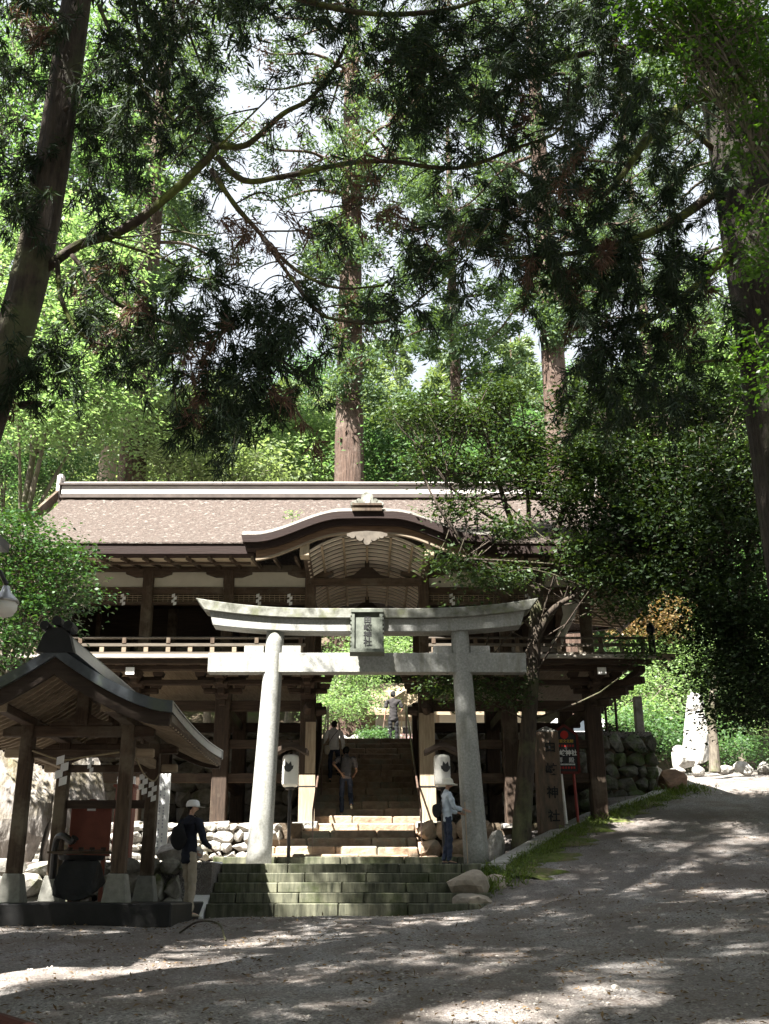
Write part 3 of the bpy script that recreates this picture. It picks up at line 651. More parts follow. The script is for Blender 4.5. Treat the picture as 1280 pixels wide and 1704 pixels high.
for a, b in segs:
    if a < -1 < b and b > 1: zs = []
    else: zs = [(2.50, 2.70), (3.22, 3.40), (4.02, 4.24)]
    for z0, z1 in zs:
        q = MB(); q.span((a + .166, HY0 - .07, z0), (b - .166, HY0 + .07, z1)); q.build('tie_beam', 'wood_shade_x', HALL, bevel=.01)
        if z1 < 4: continue
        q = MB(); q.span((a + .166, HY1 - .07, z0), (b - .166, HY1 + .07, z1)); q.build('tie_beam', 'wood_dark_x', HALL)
for x in CX:
    for z0, z1 in ((2.50, 2.70), (4.02, 4.24)):
        q = MB(); q.span((x - .06, HY0 + .17, z0), (x + .06, HY1 - .17, z1)); q.build('tie_beam', 'wood_shade_y', HALL)
# plank sides of the passage and the pale repair board on the left gate post
for sx in (-1, 1):
    for i in range(11):
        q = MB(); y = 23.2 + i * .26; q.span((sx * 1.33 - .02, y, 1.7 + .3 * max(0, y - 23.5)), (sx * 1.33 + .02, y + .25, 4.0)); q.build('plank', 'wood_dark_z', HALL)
q = MB(); q.span((-1.32, 22.81, 2.68), (-1.10, 22.832, 3.76)); q.build('repair_board', 'wood_pale_z', HALL)
q = MB(); q.span((-1.44, 22.805, 1.66), (-1.10, 22.83, 2.65)); q.build('repair_board', 'wood_pale_z', HALL)
q = MB(); q.span((1.12, 22.81, 1.66), (1.45, 22.832, 3.95)); q.build('repair_board', 'wood_grey_z' if 'wood_grey_z' in MATS else 'wood_pale_z', HALL)
for sx in (-1, 1):
    q = MB(); q.tube([(sx * 1.28, 22.8, 3.98), (sx * 1.28, 22.55, 4.0), (sx * 1.22, 22.4, 4.05)], [.09, .1, .08], 8); q.tube([(sx * 1.1, 22.9, 4.0), (sx * .88, 22.9, 4.02)], [.11, .09], 8)
    q.build('beam_nose', 'wood_dark_x', HALL, bevel=.01)
    q = MB(); q.span((sx * 1.28 - .19, 22.8, 2.40), (sx * 1.28 + .19, 23.2, 2.425)); q.build('metal_band', 'metal_dark', HALL)
# stepped brackets under the balcony
BY, BX0, BX1 = 21.62, -8.1, 6.05
for x in CX:
    if abs(x) < 1.5: pass
    for j, (yy, z) in enumerate(((22.72, 4.2), (22.45, 4.4), (22.15, 4.58))):
        q = MB(); q.span((x - .07, yy, z - .09), (x + .07, 23.0, z + .05)); q.build('bracket_arm', 'wood_shade_y', HALL, bevel=.01)
        q = MB(); q.box((x, yy + .08, z + .1), (.26, .24, .12), taper=1.3); q.build('bearing_block', 'wood_shade_x', HALL, bevel=.01)
        q = MB(); q.span((x - .42 - .1 * j, yy + .02, z + .165), (x + .42 + .1 * j, yy + .14, z + .275)); q.build('bracket_arm', 'wood_shade_x', HALL, bevel=.02)
        for sx in (-1, 1): q = MB(); q.box((x + sx * (.36 + .1 * j), yy + .08, z + .32), (.18, .2, .09), taper=1.3); q.build('bearing_block', 'wood_shade_x', HALL)
    q = MB(); q.span((x - .095, 21.78, 4.58), (x + .095, 22.9, 4.74)); q.build('beam_nose', 'wood_shade_y', HALL, bevel=.01)
    q = MB(); q.span((x - .09, 21.765, 4.585), (x + .09, 21.777, 4.735)); q.build('beam_end', 'white_paint', HALL)
for (y0, z0, z1) in ((22.42, 4.50, 4.60), (22.05, 4.745, 4.84)):
    for a, b in ((BX0 + .3, -4.95), (-4.95, -1.28), (-1.28, 1.28), (1.28, BX1 - .3)):
        if a == -1.28 and z0 < 4.7: continue
        q = MB(); q.span((a + .002, y0, z0), (b - .002, y0 + .16, z1)); q.build('ledger', 'wood_shade_x', HALL, bevel=.01)
q = MB(); q.span((BX0 + .1, 21.72, 4.80), (BX1 - .1, 21.84, 4.90)); q.build('balcony_beam', 'wood_shade_x', HALL, bevel=.01)
for sx, x in ((-1, HX0), (1, HX1)):
    for j, d in enumerate((.35, .65, .95)):
        q = MB(); q.span((x, 22.95, 4.12 + .18 * j), (x + sx * d, 23.07, 4.26 + .18 * j)); q.build('bracket_arm', 'wood_shade_x', HALL, bevel=.01)
        q = MB(); q.span((x, 26.1, 4.12 + .18 * j), (x + sx * d, 26.22, 4.26 + .18 * j)); q.build('bracket_arm', 'wood_shade_x', HALL, bevel=.01)
        q = MB(); q.bar((x, 23.0, 4.15 + .18 * j), (x + sx * d * .95, 23 - d * 1.1, 4.15 + .18 * j), .13, .14); q.build('bracket_arm', 'wood_shade_y', HALL, bevel=.01)
    q = MB(); q.span((x + sx * .8, 21.9, 4.66), (x + sx * .95, 27.2, 4.8)); q.build('ledger', 'wood_shade_y', HALL, bevel=.01)
# balcony floor of boards running out from the wall: white edge board in the sun
n = 40
q = MB(); q.span((BX0, BY, 4.905), (BX1, BY + .09, 4.985)); q.build('edge_board', 'wood_grey_x', HALL, bevel=.006)
fb = MB(); fb.span((0, 0, -.03), (.34, 1, .03)); fme = fb.mesh('floor_board'); fme.materials.append(MATS['wood_pale_y'])
x = BX0 + .01
while x < BX1 - .3:
    piece(fme, 'floor_board', HALL, (x, BY + .095, 4.945), sc=(1, 5.4 if not (-1.7 < x < 1.35) else 1.15, 1)); x += .346
q = MB(); q.span((BX1 - .0, BY - .12, 4.86), (BX1 + .34, BY + .06, 4.97)); q.build('beam_end', 'wood_pale_x', HALL, bevel=.01)
# railing: three rails on short posts, with a gap before the passage
def railing(xa, xb):
    for z, h, m in ((5.36, .05, 'rail_wood'), (5.21, .06, 'rail_wood'), (5.03, .055, 'rail_wood')):
        q = MB()
        if z > 5.3: q.tube([(xa, BY + .16, z), (xb, BY + .16, z)], .028, 8)
        else: q.span((xa, BY + .13, z - h / 2), (xb, BY + .19, z + h / 2))
        q.build('rail', m, HALL)
    k = max(1, round((xb - xa) / .92))
    pm = MB(); pm.span((-.045, -.02, 0), (.045, .02, .15)); pme = pm.mesh('baluster'); pme.materials.append(MATS['trim_wood'])
    cm = MB(); cm.span((-.04, -.04, .0), (.04, .04, .12)); cme = cm.mesh('rail_block'); cme.materials.append(MATS['wood_z'])
    for i in range(k * 2 + 1):
        x = lerp(xa + .1, xb - .1, i / (k * 2)); piece(pme, 'baluster', HALL, (x, BY + .16, 5.058))
        if i % 2 == 0: piece(cme, 'rail_block', HALL, (x, BY + .16, 5.24))
railing(BX0 + .1, -1.3); railing(1.3, BX1 - .15)
q = MB(); q.lathe((BX1 - .05, BY + .16, 4.98), [(.075, 0), (.075, .42), (.05, .44), (.05, .48), (.085, .5), (.1, .56), (.075, .64), (.02, .72), (.001, .74)], 14); q.build('railing_post', 'black_paint', HALL, smooth=True)
# upper storey walls: long rail beams, plaster band, lattice
for a, b in segs:
    mid = a < -1 < b and b > 1
    if mid: continue
    q = MB(); q.span((a + .121, 22.93, 6.64), (b - .121, 23.07, 6.80)); q.build('head_rail', 'wood_x', HALL, bevel=.006)
    q = MB(); q.span((a + .121, 22.98, 6.801), (b - .121, 23.02, 7.17)); q.build('plaster_panel', 'plaster', HALL)
    for z in (6.46, 6.51, 6.56, 6.61):
        q = MB(); q.span((a + .121, 22.985, z), (b - .121, 23.005, z + .016)); q.build('lattice_bar', 'wood_pale_x', HALL)
    lt = MB(); k = int((b - a) / .11)
    for i in range(1, k): lt.span((lerp(a, b, i / k) - .006, 22.99, 6.45), (lerp(a, b, i / k) + .006, 23.0, 6.64))
    lt.build('lattice', 'wood_pale_z', HALL)['kind'] = 'stuff'
    q = MB(); q.span((a + .121, 22.95, 6.40), (b - .121, 23.05, 6.455)); q.build('lattice_sill', 'wood_x', HALL)
    # rear wall seen through the dark opening
    q = MB(); q.span((a + .125, 26.15, 5.42), (b - .125, 26.2, 6.2)); q.build('rear_panel', 'wood_grey_x', HALL)
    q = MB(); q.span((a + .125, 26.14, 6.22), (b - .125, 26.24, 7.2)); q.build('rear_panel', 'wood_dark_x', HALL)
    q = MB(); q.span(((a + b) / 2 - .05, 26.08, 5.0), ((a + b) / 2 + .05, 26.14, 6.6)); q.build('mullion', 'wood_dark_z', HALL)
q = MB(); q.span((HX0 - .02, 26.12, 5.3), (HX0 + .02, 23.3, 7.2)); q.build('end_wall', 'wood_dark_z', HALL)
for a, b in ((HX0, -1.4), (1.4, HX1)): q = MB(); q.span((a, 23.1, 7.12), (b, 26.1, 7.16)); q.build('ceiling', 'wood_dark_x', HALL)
# boat-shaped bearing arms and the wall plate
for x in CX:
    q = MB(); z = 7.16; q.strip([(x - .52, z), (x - .25, z), (x + .25, z), (x + .52, z)], [(x - .52, z - .05), (x - .3, z - .13), (x + .3, z - .13), (x + .52, z - .05)], 22.9, 23.1); q.build('bracket_arm', 'wood_x', HALL)
for a, b in ((-8.2, -1.4), (1.4, 6.2)):
    q = MB(); q.span((a, 22.9, 7.162), (b, 23.1, 7.32)); q.build('wall_plate', 'wood_x', HALL, bevel=.01)
    q = MB(); q.span((a, 26.1, 7.162), (b, 26.3, 7.32)); q.build('wall_plate', 'wood_x', HALL, bevel=.01)
for x in (HX0, HX1):
    q = MB(); q.span((x - .09, 23.1, 7.15), (x + .09, 26.1, 7.3)); q.build('wall_plate', 'wood_y', HALL)
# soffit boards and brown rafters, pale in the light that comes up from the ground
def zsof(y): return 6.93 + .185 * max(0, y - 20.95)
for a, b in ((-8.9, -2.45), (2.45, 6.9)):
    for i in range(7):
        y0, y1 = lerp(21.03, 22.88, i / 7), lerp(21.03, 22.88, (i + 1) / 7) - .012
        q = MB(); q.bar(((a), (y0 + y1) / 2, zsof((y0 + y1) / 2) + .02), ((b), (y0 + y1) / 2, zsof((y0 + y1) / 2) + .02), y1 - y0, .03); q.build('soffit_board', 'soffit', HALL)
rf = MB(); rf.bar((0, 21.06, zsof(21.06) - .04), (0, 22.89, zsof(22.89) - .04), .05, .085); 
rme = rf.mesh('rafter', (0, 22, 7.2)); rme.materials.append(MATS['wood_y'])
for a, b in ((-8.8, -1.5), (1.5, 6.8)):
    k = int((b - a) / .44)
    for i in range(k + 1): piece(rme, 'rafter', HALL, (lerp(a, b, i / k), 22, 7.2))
q = MB()
for a, b in ((-8.9, -2.5), (2.5, 6.9)): q.span((a, 21.6, 6.94), (b, 21.66, 6.985))
q.build('eave_batten', 'wood_x', HALL)
# side-eave rafters under the hip at both ends
sr = MB(); sr.bar((0, 0, .12), (1.95, 0, -.10), .06, .09); srm = sr.mesh('rafter'); srm.materials.append(MATS['wood_pale_x'])
for i in range(24):
    y = 21.3 + .28 * i
    piece(srm, 'rafter', HALL, (HX1, y, 7.16)); piece(srm, 'rafter', HALL, (HX0, y, 7.16), rz=math.pi)
# ---- the bark roof: hipped skirt, gabled top, hollow curve
EY0, EY1, RY, RZ = 20.9, 28.3, 24.6, 9.62
def zroof(t): return 7.2 + (RZ - 7.2) * (t * .78 + .22 * t * t) 
def xl(t, side):
    e, g = (-8.95, -7.55) if side < 0 else (6.95, 5.55)
    return lerp(e, g, min(1, t / .5)) if t < .5 else g
NT, NX = 22, 130
def kara(x, w=2.36, h=.62):
    u = min(1, abs(x) / w)
    return h * (1 - sstep(.22, 1, u)) - h * .05 * u if u < 1 else -h * .05
def kz(x): return 7.16 + kara(x) * .80
def t_min(x):
    if abs(x) > 2.4: return 0
    z = kz(x) + .36; return max(0, (z - 7.2) / 2.42 / .83) if abs(x) < 2.2 else max(0, (z - 7.2) / 2.42 / .83) * (2.4 - abs(x)) / .2
def roof_slope(front):
    vs = []; fs = []; y0 = EY0 if front else EY1
    for layer in (0, 1):
        for j in range(NT + 1):
            for i in range(NX + 1):
                t = j / NT; x = lerp(xl(t, -1), xl(t, 1), i / NX); t = lerp(t_min(x) if front else 0, 1, j / NT); e = 1 - t
                corner = (abs((i / NX) * 2 - 1)) ** 8 * .22 * e ** 2
                z = zroof(t) + corner + (random.uniform(-.012, .012) if layer == 0 else 0)
                if layer: z -= lerp(.26, .18, t)
                vs.append((x, lerp(y0, RY, t) + (.06 if layer and front else 0) * e, z))
    W_ = NX + 1; M_ = W_ * (NT + 1)
    for j in range(NT):
        for i in range(NX):
            a = j * W_ + i; fs += [(a, a + 1, a + W_ + 1, a + W_), (M_ + a + W_, M_ + a + W_ + 1, M_ + a + 1, M_ + a)]
    for j in range(NT):
        a = j * W_; fs.append((a, a + W_, M_ + a + W_, M_ + a)); a += NX; fs.append((M_ + a, M_ + a + W_, a + W_, a))
    q = MB(); q.add(vs, fs); return q
q = roof_slope(True); ROOF = q.build('roof', 'bark_roof', HALL, smooth=False)
q = roof_slope(False); q.build('roof_rear', 'bark_roof', ROOF)
for side in (-1, 1):
    vs = []; fs = []; m = 10
    for layer in (0, 1):
        for j in range(m + 1):
            t = .5 * j / m
            for i in range(13):
                y = lerp(lerp(EY0, RY, t), lerp(EY1, RY, t), i / 12); vs.append((xl(t, side), y, zroof(t) - .22 * layer + .004))
    for j in range(m):
        for i in range(12):
            a = j * 13 + i; M_ = 13 * (m + 1); fs += [(a, a + 1, a + 14, a + 13), (M_ + a, M_ + a + 13, M_ + a + 14, M_ + a + 1)]
    for i in range(12): fs.append((i, i + 1, 13 * (m + 1) + i + 1, 13 * (m + 1) + i))
    q = MB(); q.add(vs, fs); q.build('roof_hip', 'bark_roof', ROOF)
    x = xl(1, side) - side * .25
    q = MB(); q.prism([(lerp(EY0, RY, .5), zroof(.5)), (RY, RZ - .1), (lerp(EY1, RY, .5), zroof(.5))], x - .03, x + .03, axis='x'); q.build('gable_wall', 'wood_dark_z', HALL)
# thick eave edge: the cut ends of the bark, dark brown under a thin lit lip
for y, sg in ((EY0, 1), (EY1, -1)):
    cz = lambda x: .22 * abs((x + 1) / 7.95) ** 8
    for xa, xb in (((-8.95, -2.36), (2.36, 6.95)) if sg > 0 else ((-8.95, 6.95),)):
        xs_ = [lerp(xa, xb, i / 30) for i in range(31)]
        q = MB(); q.strip([(x, 7.165 + cz(x)) for x in xs_], [(x, 6.95 + cz(x)) for x in xs_], *sorted((y + sg * .012, y + sg * .12))); q.build('eave_edge', 'roof_edge', ROOF)
        q = MB(); q.strip([(x, 7.197 + cz(x)) for x in xs_], [(x, 7.167 + cz(x)) for x in xs_], *sorted((y - sg * .015, y + sg * .1))); q.build('eave_lip', 'bark_roof', ROOF)
# second course under the skirt
for a, b in ((-8.9, -2.38), (2.38, 6.9)):
    q = MB(); n = 24
    up = [(lerp(a, b, i / n), 7.19) for i in range(n + 1)]
    q.strip([(x, 6.985 + .22 * abs((x + 1) / 7.9) ** 8) for x, z in up], [(x, 6.945 + .22 * abs((x + 1) / 7.9) ** 8) for x, z in up], 20.93, 21.2); q.build('eave_board', 'roof_edge', HALL)
# ridge: metal-clad box with dark cap, pale end plates
q = MB(); q.span((-7.62, RY - .26, 9.50), (5.62, RY + .26, 9.60)); q.build('ridge_base', 'ridge_dark', ROOF)
q = MB(); q.span((-7.6, RY - .2, 9.601), (5.6, RY + .2, 9.84)); q.build('ridge_cladding', 'ridge_metal', ROOF, bevel=.01)
q = MB(); q.span((-7.66, RY - .26, 9.841), (5.66, RY + .26, 9.89)); q.build('ridge_cap', 'ridge_dark', ROOF)
q = MB(); q.tube([(-7.68, RY, 9.93), (5.68, RY, 9.93)], .075, 10); q.build('ridge_pole', 'ridge_metal', ROOF)
for sx, x in ((-1, -7.68), (1, 5.68)):
    q = MB(); q.box((x, RY, 9.78), (.08, .5, .62)); q.box((x, RY, 10.1), (.1, .22, .16)); q.build('ridge_end', 'ridge_metal', ROOF)
    for s2 in (-1, 1):
        q = MB(); q.bar((x, RY + s2 * .1, 9.66), (x, RY + s2 * 1.75, 8.50), .07, .2); q.build('gable_board', 'wood_y', HALL)
# ---- undulating gable over the passage
KX = [lerp(-2.6, 2.6, i / 52) for i in range(53)]
KFY = 20.62
# top surface: bark running back level into the slope of the roof
vs = []; fs = []; ny = 14
for j in range(ny + 1):
    for x in KX:
        z = kz(x) + .12; yy = EY0 + .55 + (RY - EY0) * .30 * (kara(x) / .62)
        y = lerp(KFY, yy + .3, (j / ny) ** 1.5); vs.append((x, y, z + .36 * (1 - math.exp(-(y - KFY) / .42)) + random.uniform(-.008, .008)))
w_ = len(KX)
for j in range(ny):
    for i in range(w_ - 1): a = j * w_ + i; fs.append((a, a + 1, a + w_ + 1, a + w_))
q = MB(); q.add(vs, fs); q.build('gable_roof', 'bark_roof_grey', ROOF, smooth=True, recalc=False)
q = MB(); q.strip([(x, kz(x) + .125) for x in KX], [(x * .985, kz(x) - .03) for x in KX], KFY - .03, KFY + .25); q.build('gable_edge', 'roof_edge', ROOF)
q = MB(); q.strip([(x * .98, kz(x) - .032) for x in KX], [(x * .96, kz(x) - .15) for x in KX], KFY + .05, KFY + .32); q.build('gable_edge', 'roof_edge', ROOF)
q = MB(); XS = [lerp(-2.3, 2.3, i / 46) for i in range(47)]
mat('barge_wood', (.21, .125, .075), (.11, .066, .04), 5, (.6, 5, 5), bump=.2)
q.strip([(x, kz(x) - .152) for x in XS], [(x, kz(x) - .27 - .06 * abs(x) / 2.3) for x in XS], KFY + .14, KFY + .24); q.build('gable_board', 'barge_wood', HALL)
q = MB(); q.strip([(x, kz(x) - .272 - .06 * abs(x) / 2.3) for x in XS], [(x, kz(x) - .315 - .06 * abs(x) / 2.3) for x in XS], KFY + .13, KFY + .22); q.build('gable_trim', 'trim_wood', HALL)
mat('wood_grey_trim', (.17, .145, .115), (.09, .075, .06), 6, bump=.3)
# hanging carved pendant in the middle of the gable board
q = MB(); q.strip([(-.42, 7.32), (-.3, 7.36), (0, 7.38), (.3, 7.36), (.42, 7.32)], [(-.42, 7.27), (-.26, 7.22), (0, 7.08), (.26, 7.22), (.42, 7.27)], KFY + .08, KFY + .13)
for x, z, r in ((-.3, 7.27, .06), (.3, 7.27, .06), (-.14, 7.22, .07), (.14, 7.22, .07), (0, 7.14, .075)): q.tube([(x, KFY + .05, z), (x, KFY + .14, z)], r, 10)
q.build('gable_pendant', 'wood_grey_trim', HALL)
# curved ceiling inside: plank vault, arched ribs, purlins
def vz(x): return 7.42 - .42 * (abs(x) / 1.25) ** 2.1
VX = [lerp(-1.27, 1.27, i / 24) for i in range(25)]
for i in range(20):
    y = 20.98 + .285 * i
    q = MB(); q.strip([(x, vz(x) + .02) for x in VX], [(x, vz(x) - .035) for x in VX], y, y + .05); q.build('ceiling_rib', 'rib_wood', HALL)
q = MB(); q.strip([(x, vz(x) + .06) for x in VX], [(x, vz(x) + .022) for x in VX], 20.95, 26.6); q.build('ceiling_vault', 'wood_dark_x', HALL)
for x in (-.95, -.5, 0, .5, .95):
    q = MB(); q.span((x - .025, 20.95, vz(x) - .065), (x + .025, 26.5, vz(x) - .036)); q.build('purlin', 'wood_pale_y', HALL)
for y, z in ((22.95, 6.93), (26.15, 6.98)):
    q = MB(); q.span((-1.26, y - .08, z - .09), (1.26, y + .08, z + .07)); q.build('cross_beam', 'wood_x', HALL, bevel=.01)
    q = MB(); zz = z + .071; q.strip([(-.5, zz + .03), (-.3, zz + .08), (-.12, zz + .24), (.12, zz + .24), (.3, zz + .08), (.5, zz + .03)], [(-.5, zz), (-.3, zz), (-.12, zz), (.12, zz), (.3, zz), (.5, zz)], y - .06, y + .06)
    q.span((-.05, y - .06, zz + .241), (.05, y + .06, zz + .4)); q.build('frog_leg_strut', 'wood_dark_x', HALL)
for sx in (-1, 1):
    q = MB(); q.span((sx * 1.28 - .08, 21.0, 6.98), (sx * 1.28 + .08, 23.0, 7.2)); q.build('side_beam', 'wood_y', HALL, bevel=.01)
    q = MB(); q.span((sx * 1.3 - .1, KFY + .2, 6.88), (sx * 1.3 + .1, KFY + .5, 7.22)); q.build('beam_end', 'wood_pale_z', HALL, bevel=.01)
    q = MB(); q.span((sx * 1.28 - .075, 23.1, 6.6), (sx * 1.28 + .075, 26.1, 6.8)); q.build('side_beam', 'wood_y', HALL)
    lt = MB()
    for i in range(14): lt.span((sx * 1.36 - .02, 23.25 + .2 * i, 4.99), (sx * 1.36 + .02, 23.42 + .2 * i, 5.75))
    lt.build('side_panel', 'wood_z', HALL)
# crest ornament on the gable peak
q = MB(); q.box((0, KFY + .16, 7.80), (.62, .5, .06)); q.box((0, KFY + .16, 7.86), (.56, .44, .05)); q.box((0, KFY + .16, 7.915), (.62, .5, .045)); q.build('ornament_base', 'wood_z', ROOF)
q = MB(); q.strip([(-.13, 8.05), (-.12, 8.14), (-.06, 8.2), (0, 8.215), (.06, 8.2), (.12, 8.14), (.13, 8.05)], [(-.15, 7.94), (-.1, 7.94), (-.05, 7.94), (0, 7.94), (.05, 7.94), (.1, 7.94), (.15, 7.94)], KFY - .02, KFY + .34)
for sx in (-1, 1):
    for k in range(3): q.tube([(sx * (.17 + .07 * k), KFY, 8.02 - .03 * k), (sx * (.17 + .07 * k), KFY + .2, 8.02 - .03 * k)], .055 - .008 * k, 10)
o = q.build('roof_ornament', 'torii_stain', ROOF)
q = MB(); q.strip([(-.07, 8.05), (-.05, 8.12), (0, 8.15), (.05, 8.12), (.07, 8.05)], [(-.07, 7.96), (-.04, 7.96), (0, 7.96), (.04, 7.96), (.07, 7.96)], KFY - .035, KFY - .019); q.build('roof_ornament', 'stone_pale', ROOF)
# white drape tied at the right corner column
q = MB(); q.tube([(4.55, 22.86, 6.5), (4.5, 22.84, 6.1), (4.32, 22.84, 5.7), (4.15, 22.86, 5.4)], [.22, .13, .09, .13], 10, flat=.4); o = q.build('drape', 'cloth_cream', None, loc=(4.4, 22.86, 5.3), smooth=True); tag(o, 'pale cloth drape gathered at the right corner column of the upper storey', 'curtain')
# zigzag paper streamers hanging below the head rail
def shide(loc, label, group, s=1.0):
    q = MB(); x, y, z = loc
    for k in range(4):
        dx = (.05 if k % 2 else -.01) * s; q.add([(x + dx - .05 * s, y - .006 * k, z - .085 * k * s), (x + dx + .045 * s, y - .006 * k, z + .03 * s - .085 * k * s), (x + dx + .045 * s, y - .006 * k - .004, z - .07 * s - .085 * k * s), (x + dx - .05 * s, y - .006 * k - .004, z - .10 * s - .085 * k * s)], [(0, 1, 2, 3)])
    o = q.build('paper_streamer', 'paper_white', None, loc=(x, y, z), recalc=False); tag(o, label, 'paper streamer', group)
for i, x in enumerate((-5.5, -4.35, -2.45, -1.75, 1.9, 3.6)):
    shide((x, 22.9, 6.62), ('zigzag white paper streamer at the far left of the upper lattice', 'zigzag white paper streamer right of the first upper column', 'zigzag white paper streamer above the left tip of the torii', 'zigzag white paper streamer just left of the gateway arch', 'zigzag white paper streamer just right of the gateway arch', 'zigzag white paper streamer behind the leafy tree on the upper lattice')[i], 'paper streamers on the hall', .75)

# ------------------------------------------------------------------ WATER PAVILION with a copper roof, gable end to the viewer
PX, PFY, PBY = -3.97, 14.8, 16.7
PAV = thing('water_pavilion', (PX, 15.7, .0), 'small open water pavilion with curved dark copper roof on four posts', 'pavilion')
q = MB(); q.span((-6.0, 14.35, -.3), (-2.5, 17.2, .18)); q.build('base_slab', 'black_stone', PAV, bevel=.02)
for x in (-3.31, -4.70):
    for y in (PFY, PBY):
        q = MB(); q.box((x, y, .36), (.34, .34, .37), taper=.66); q.build('stone_foot', 'foot_stone', PAV, bevel=.012)
        q = MB(); q.box((x, y, 1.56), (.185, .185, 2.04), taper=.93); q.build('post', 'wood_z', PAV, bevel=.012)
for y in (PFY, PBY):
    q = MB(); q.span((-5.05, y - .06, 2.34), (-2.95, y + .06, 2.49)); q.build('head_beam', 'wood_x', PAV, bevel=.012)
    q = MB(); q.span((-4.61, y - .045, 2.06), (-3.40, y + .045, 2.17)); q.build('tie_beam', 'wood_x', PAV, bevel=.01)
    for sx in (-1, 1):
        q = MB(); q.span((PX + sx * .69 + sx * .09, y - .05, 2.06), (PX + sx * 1.03, y + .05, 2.18)); q.build('beam_nose', 'wood_pale_x', PAV, bevel=.015)
    q = MB(); q.span((PX - .09, y - .08, 2.49), (PX + .09, y + .08, 2.98)); q.build('king_post', 'wood_z', PAV, bevel=.01)
    q = MB(); q.strip([(PX - .42, 2.53), (PX - .2, 2.59), (PX, 2.73), (PX + .2, 2.59), (PX + .42, 2.53)], [(PX - .42, 2.492)] + [(PX - .2, 2.492), (PX, 2.492), (PX + .2, 2.492), (PX + .42, 2.492)], y - .045, y + .045); q.build('frog_leg_strut', 'wood_x', PAV)
for x in (-3.31, -4.70):
    q = MB(); q.span((x - .055, PFY + .1, 2.1), (x + .055, PBY - .1, 2.24)); q.build('side_beam', 'wood_pale_y', PAV, bevel=.012)
    q = MB(); q.span((x - .08, 13.5, 2.49), (x + .08, 17.9, 2.60)); q.build('purlin', 'wood_y', PAV, bevel=.012)
    q = MB(); q.span((x - .095, 13.47, 2.48), (x + .095, 13.52, 2.61)); q.build('purlin_end', 'wood_pale_y', PAV, bevel=.01)
q = MB(); q.span((PX - .09, 13.5, 2.96), (PX + .09, 17.9, 3.05)); q.build('ridge_beam', 'wood_y', PAV)
q = MB(); q.span((-4.6, PBY - .045, 1.52), (-3.40, PBY + .045, 1.64)); q.build('tie_beam', 'wood_dark_x', PAV)
def pz(s, y): return 2.46 + .80 * max(0, 1 - abs(s)) ** 1.45 + .07 * ((y - 15.7) / 2.4) ** 2 * abs(s) + .05 * max(0, abs(s) - .75) ** 1 * 1.2
S = [i / 11 - 1 for i in range(23)]; YS = [13.25 + i * 4.8 / 16 for i in range(17)]
PW = 1.53
# roof: plates of copper in courses, each lapped over the next
rfm = MB(); vs = []; fs = []
for layer in (0, 1):
    for y in YS:
        for s in S: vs.append((PX + s * PW, y, pz(s, y) - (.11 if layer else 0)))
n = len(S); M_ = n * len(YS)
for j in range(len(YS) - 1):
    for i in range(n - 1):
        a = j * n + i; fs += [(a, a + 1, a + n + 1, a + n), (M_ + a + n, M_ + a + n + 1, M_ + a + 1, M_ + a)]
for i in range(n - 1): fs += [(i + 1, i, M_ + i, M_ + i + 1), ((len(YS) - 1) * n + i, (len(YS) - 1) * n + i + 1, M_ + (len(YS) - 1) * n + i + 1, M_ + (len(YS) - 1) * n + i)]
for j in range(len(YS) - 1):
    a = j * n; fs.append((a, a + n, M_ + a + n, M_ + a)); a += n - 1; fs.append((a + n, a, M_ + a, M_ + a + n))
rfm.add(vs, fs); PR = rfm.build('roof', 'copper_roof', PAV)
for side in (-1, 1):
    for r in range(11):
        s0, s1 = side * (r / 11), side * ((r + 1.06) / 11)
        for c_ in range(8):
            ya = 13.27 + c_ * .595 + (.0 if r % 2 else -.0); yb = ya + .588
            q = MB(); lift = .012
            q.add([(PX + s0 * PW, ya, pz(s0, ya) + .006), (PX + s0 * PW, yb, pz(s0, yb) + .006), (PX + s1 * PW, yb, pz(s1, yb) + .022), (PX + s1 * PW, ya, pz(s1, ya) + .022),
                   (PX + s1 * PW, yb, pz(s1, yb) + .002), (PX + s1 * PW, ya, pz(s1, ya) + .002)], [(0, 1, 2, 3) if side < 0 else (3, 2, 1, 0), (3, 2, 4, 5)])
            q.build('copper_sheet', 'copper_roof', PR, recalc=False)
for y in (13.22, 18.05):
    d = .06
    q = MB(); q.strip([(PX + s * 1.51, pz(s, y) - .112) for s in S], [(PX + s * 1.49, pz(s, y) - .34 + .06 * abs(s)) for s in S], y + .02, y + .09); q.build('bargeboard', 'wood_dark_x', PAV)
    q = MB(); q.strip([(PX + s * 1.54, pz(s, y) + .02) for s in S], [(PX + s * 1.54, pz(s, y) - .125) for s in S], y - .04, y + .03); q.build('verge', 'copper_roof', PR)
for side in (-1, 1):
    q = MB(); y0, y1 = 13.3, 18.0
    q.add([(PX + side * 1.45, y0, pz(1, y0) - .16), (PX + side * 1.45, y1, pz(1, y1) - .16), (PX + side * 1.45, y1, pz(1, y1) - .25), (PX + side * 1.45, y0, pz(1, y0) - .25), (PX + side * 1.52, y0, pz(1, y0) - .13), (PX + side * 1.52, y1, pz(1, y1) - .13), (PX + side * 1.52, y1, pz(1, y1) - .22), (PX + side * 1.52, y0, pz(1, y0) - .22)],
      [(0, 1, 2, 3), (7, 6, 5, 4), (0, 4, 5, 1), (3, 2, 6, 7), (0, 3, 7, 4), (1, 5, 6, 2)]); q.build('eave_board', 'wood_y', PAV)
SS = [.06, .3, .55, .8, .97]
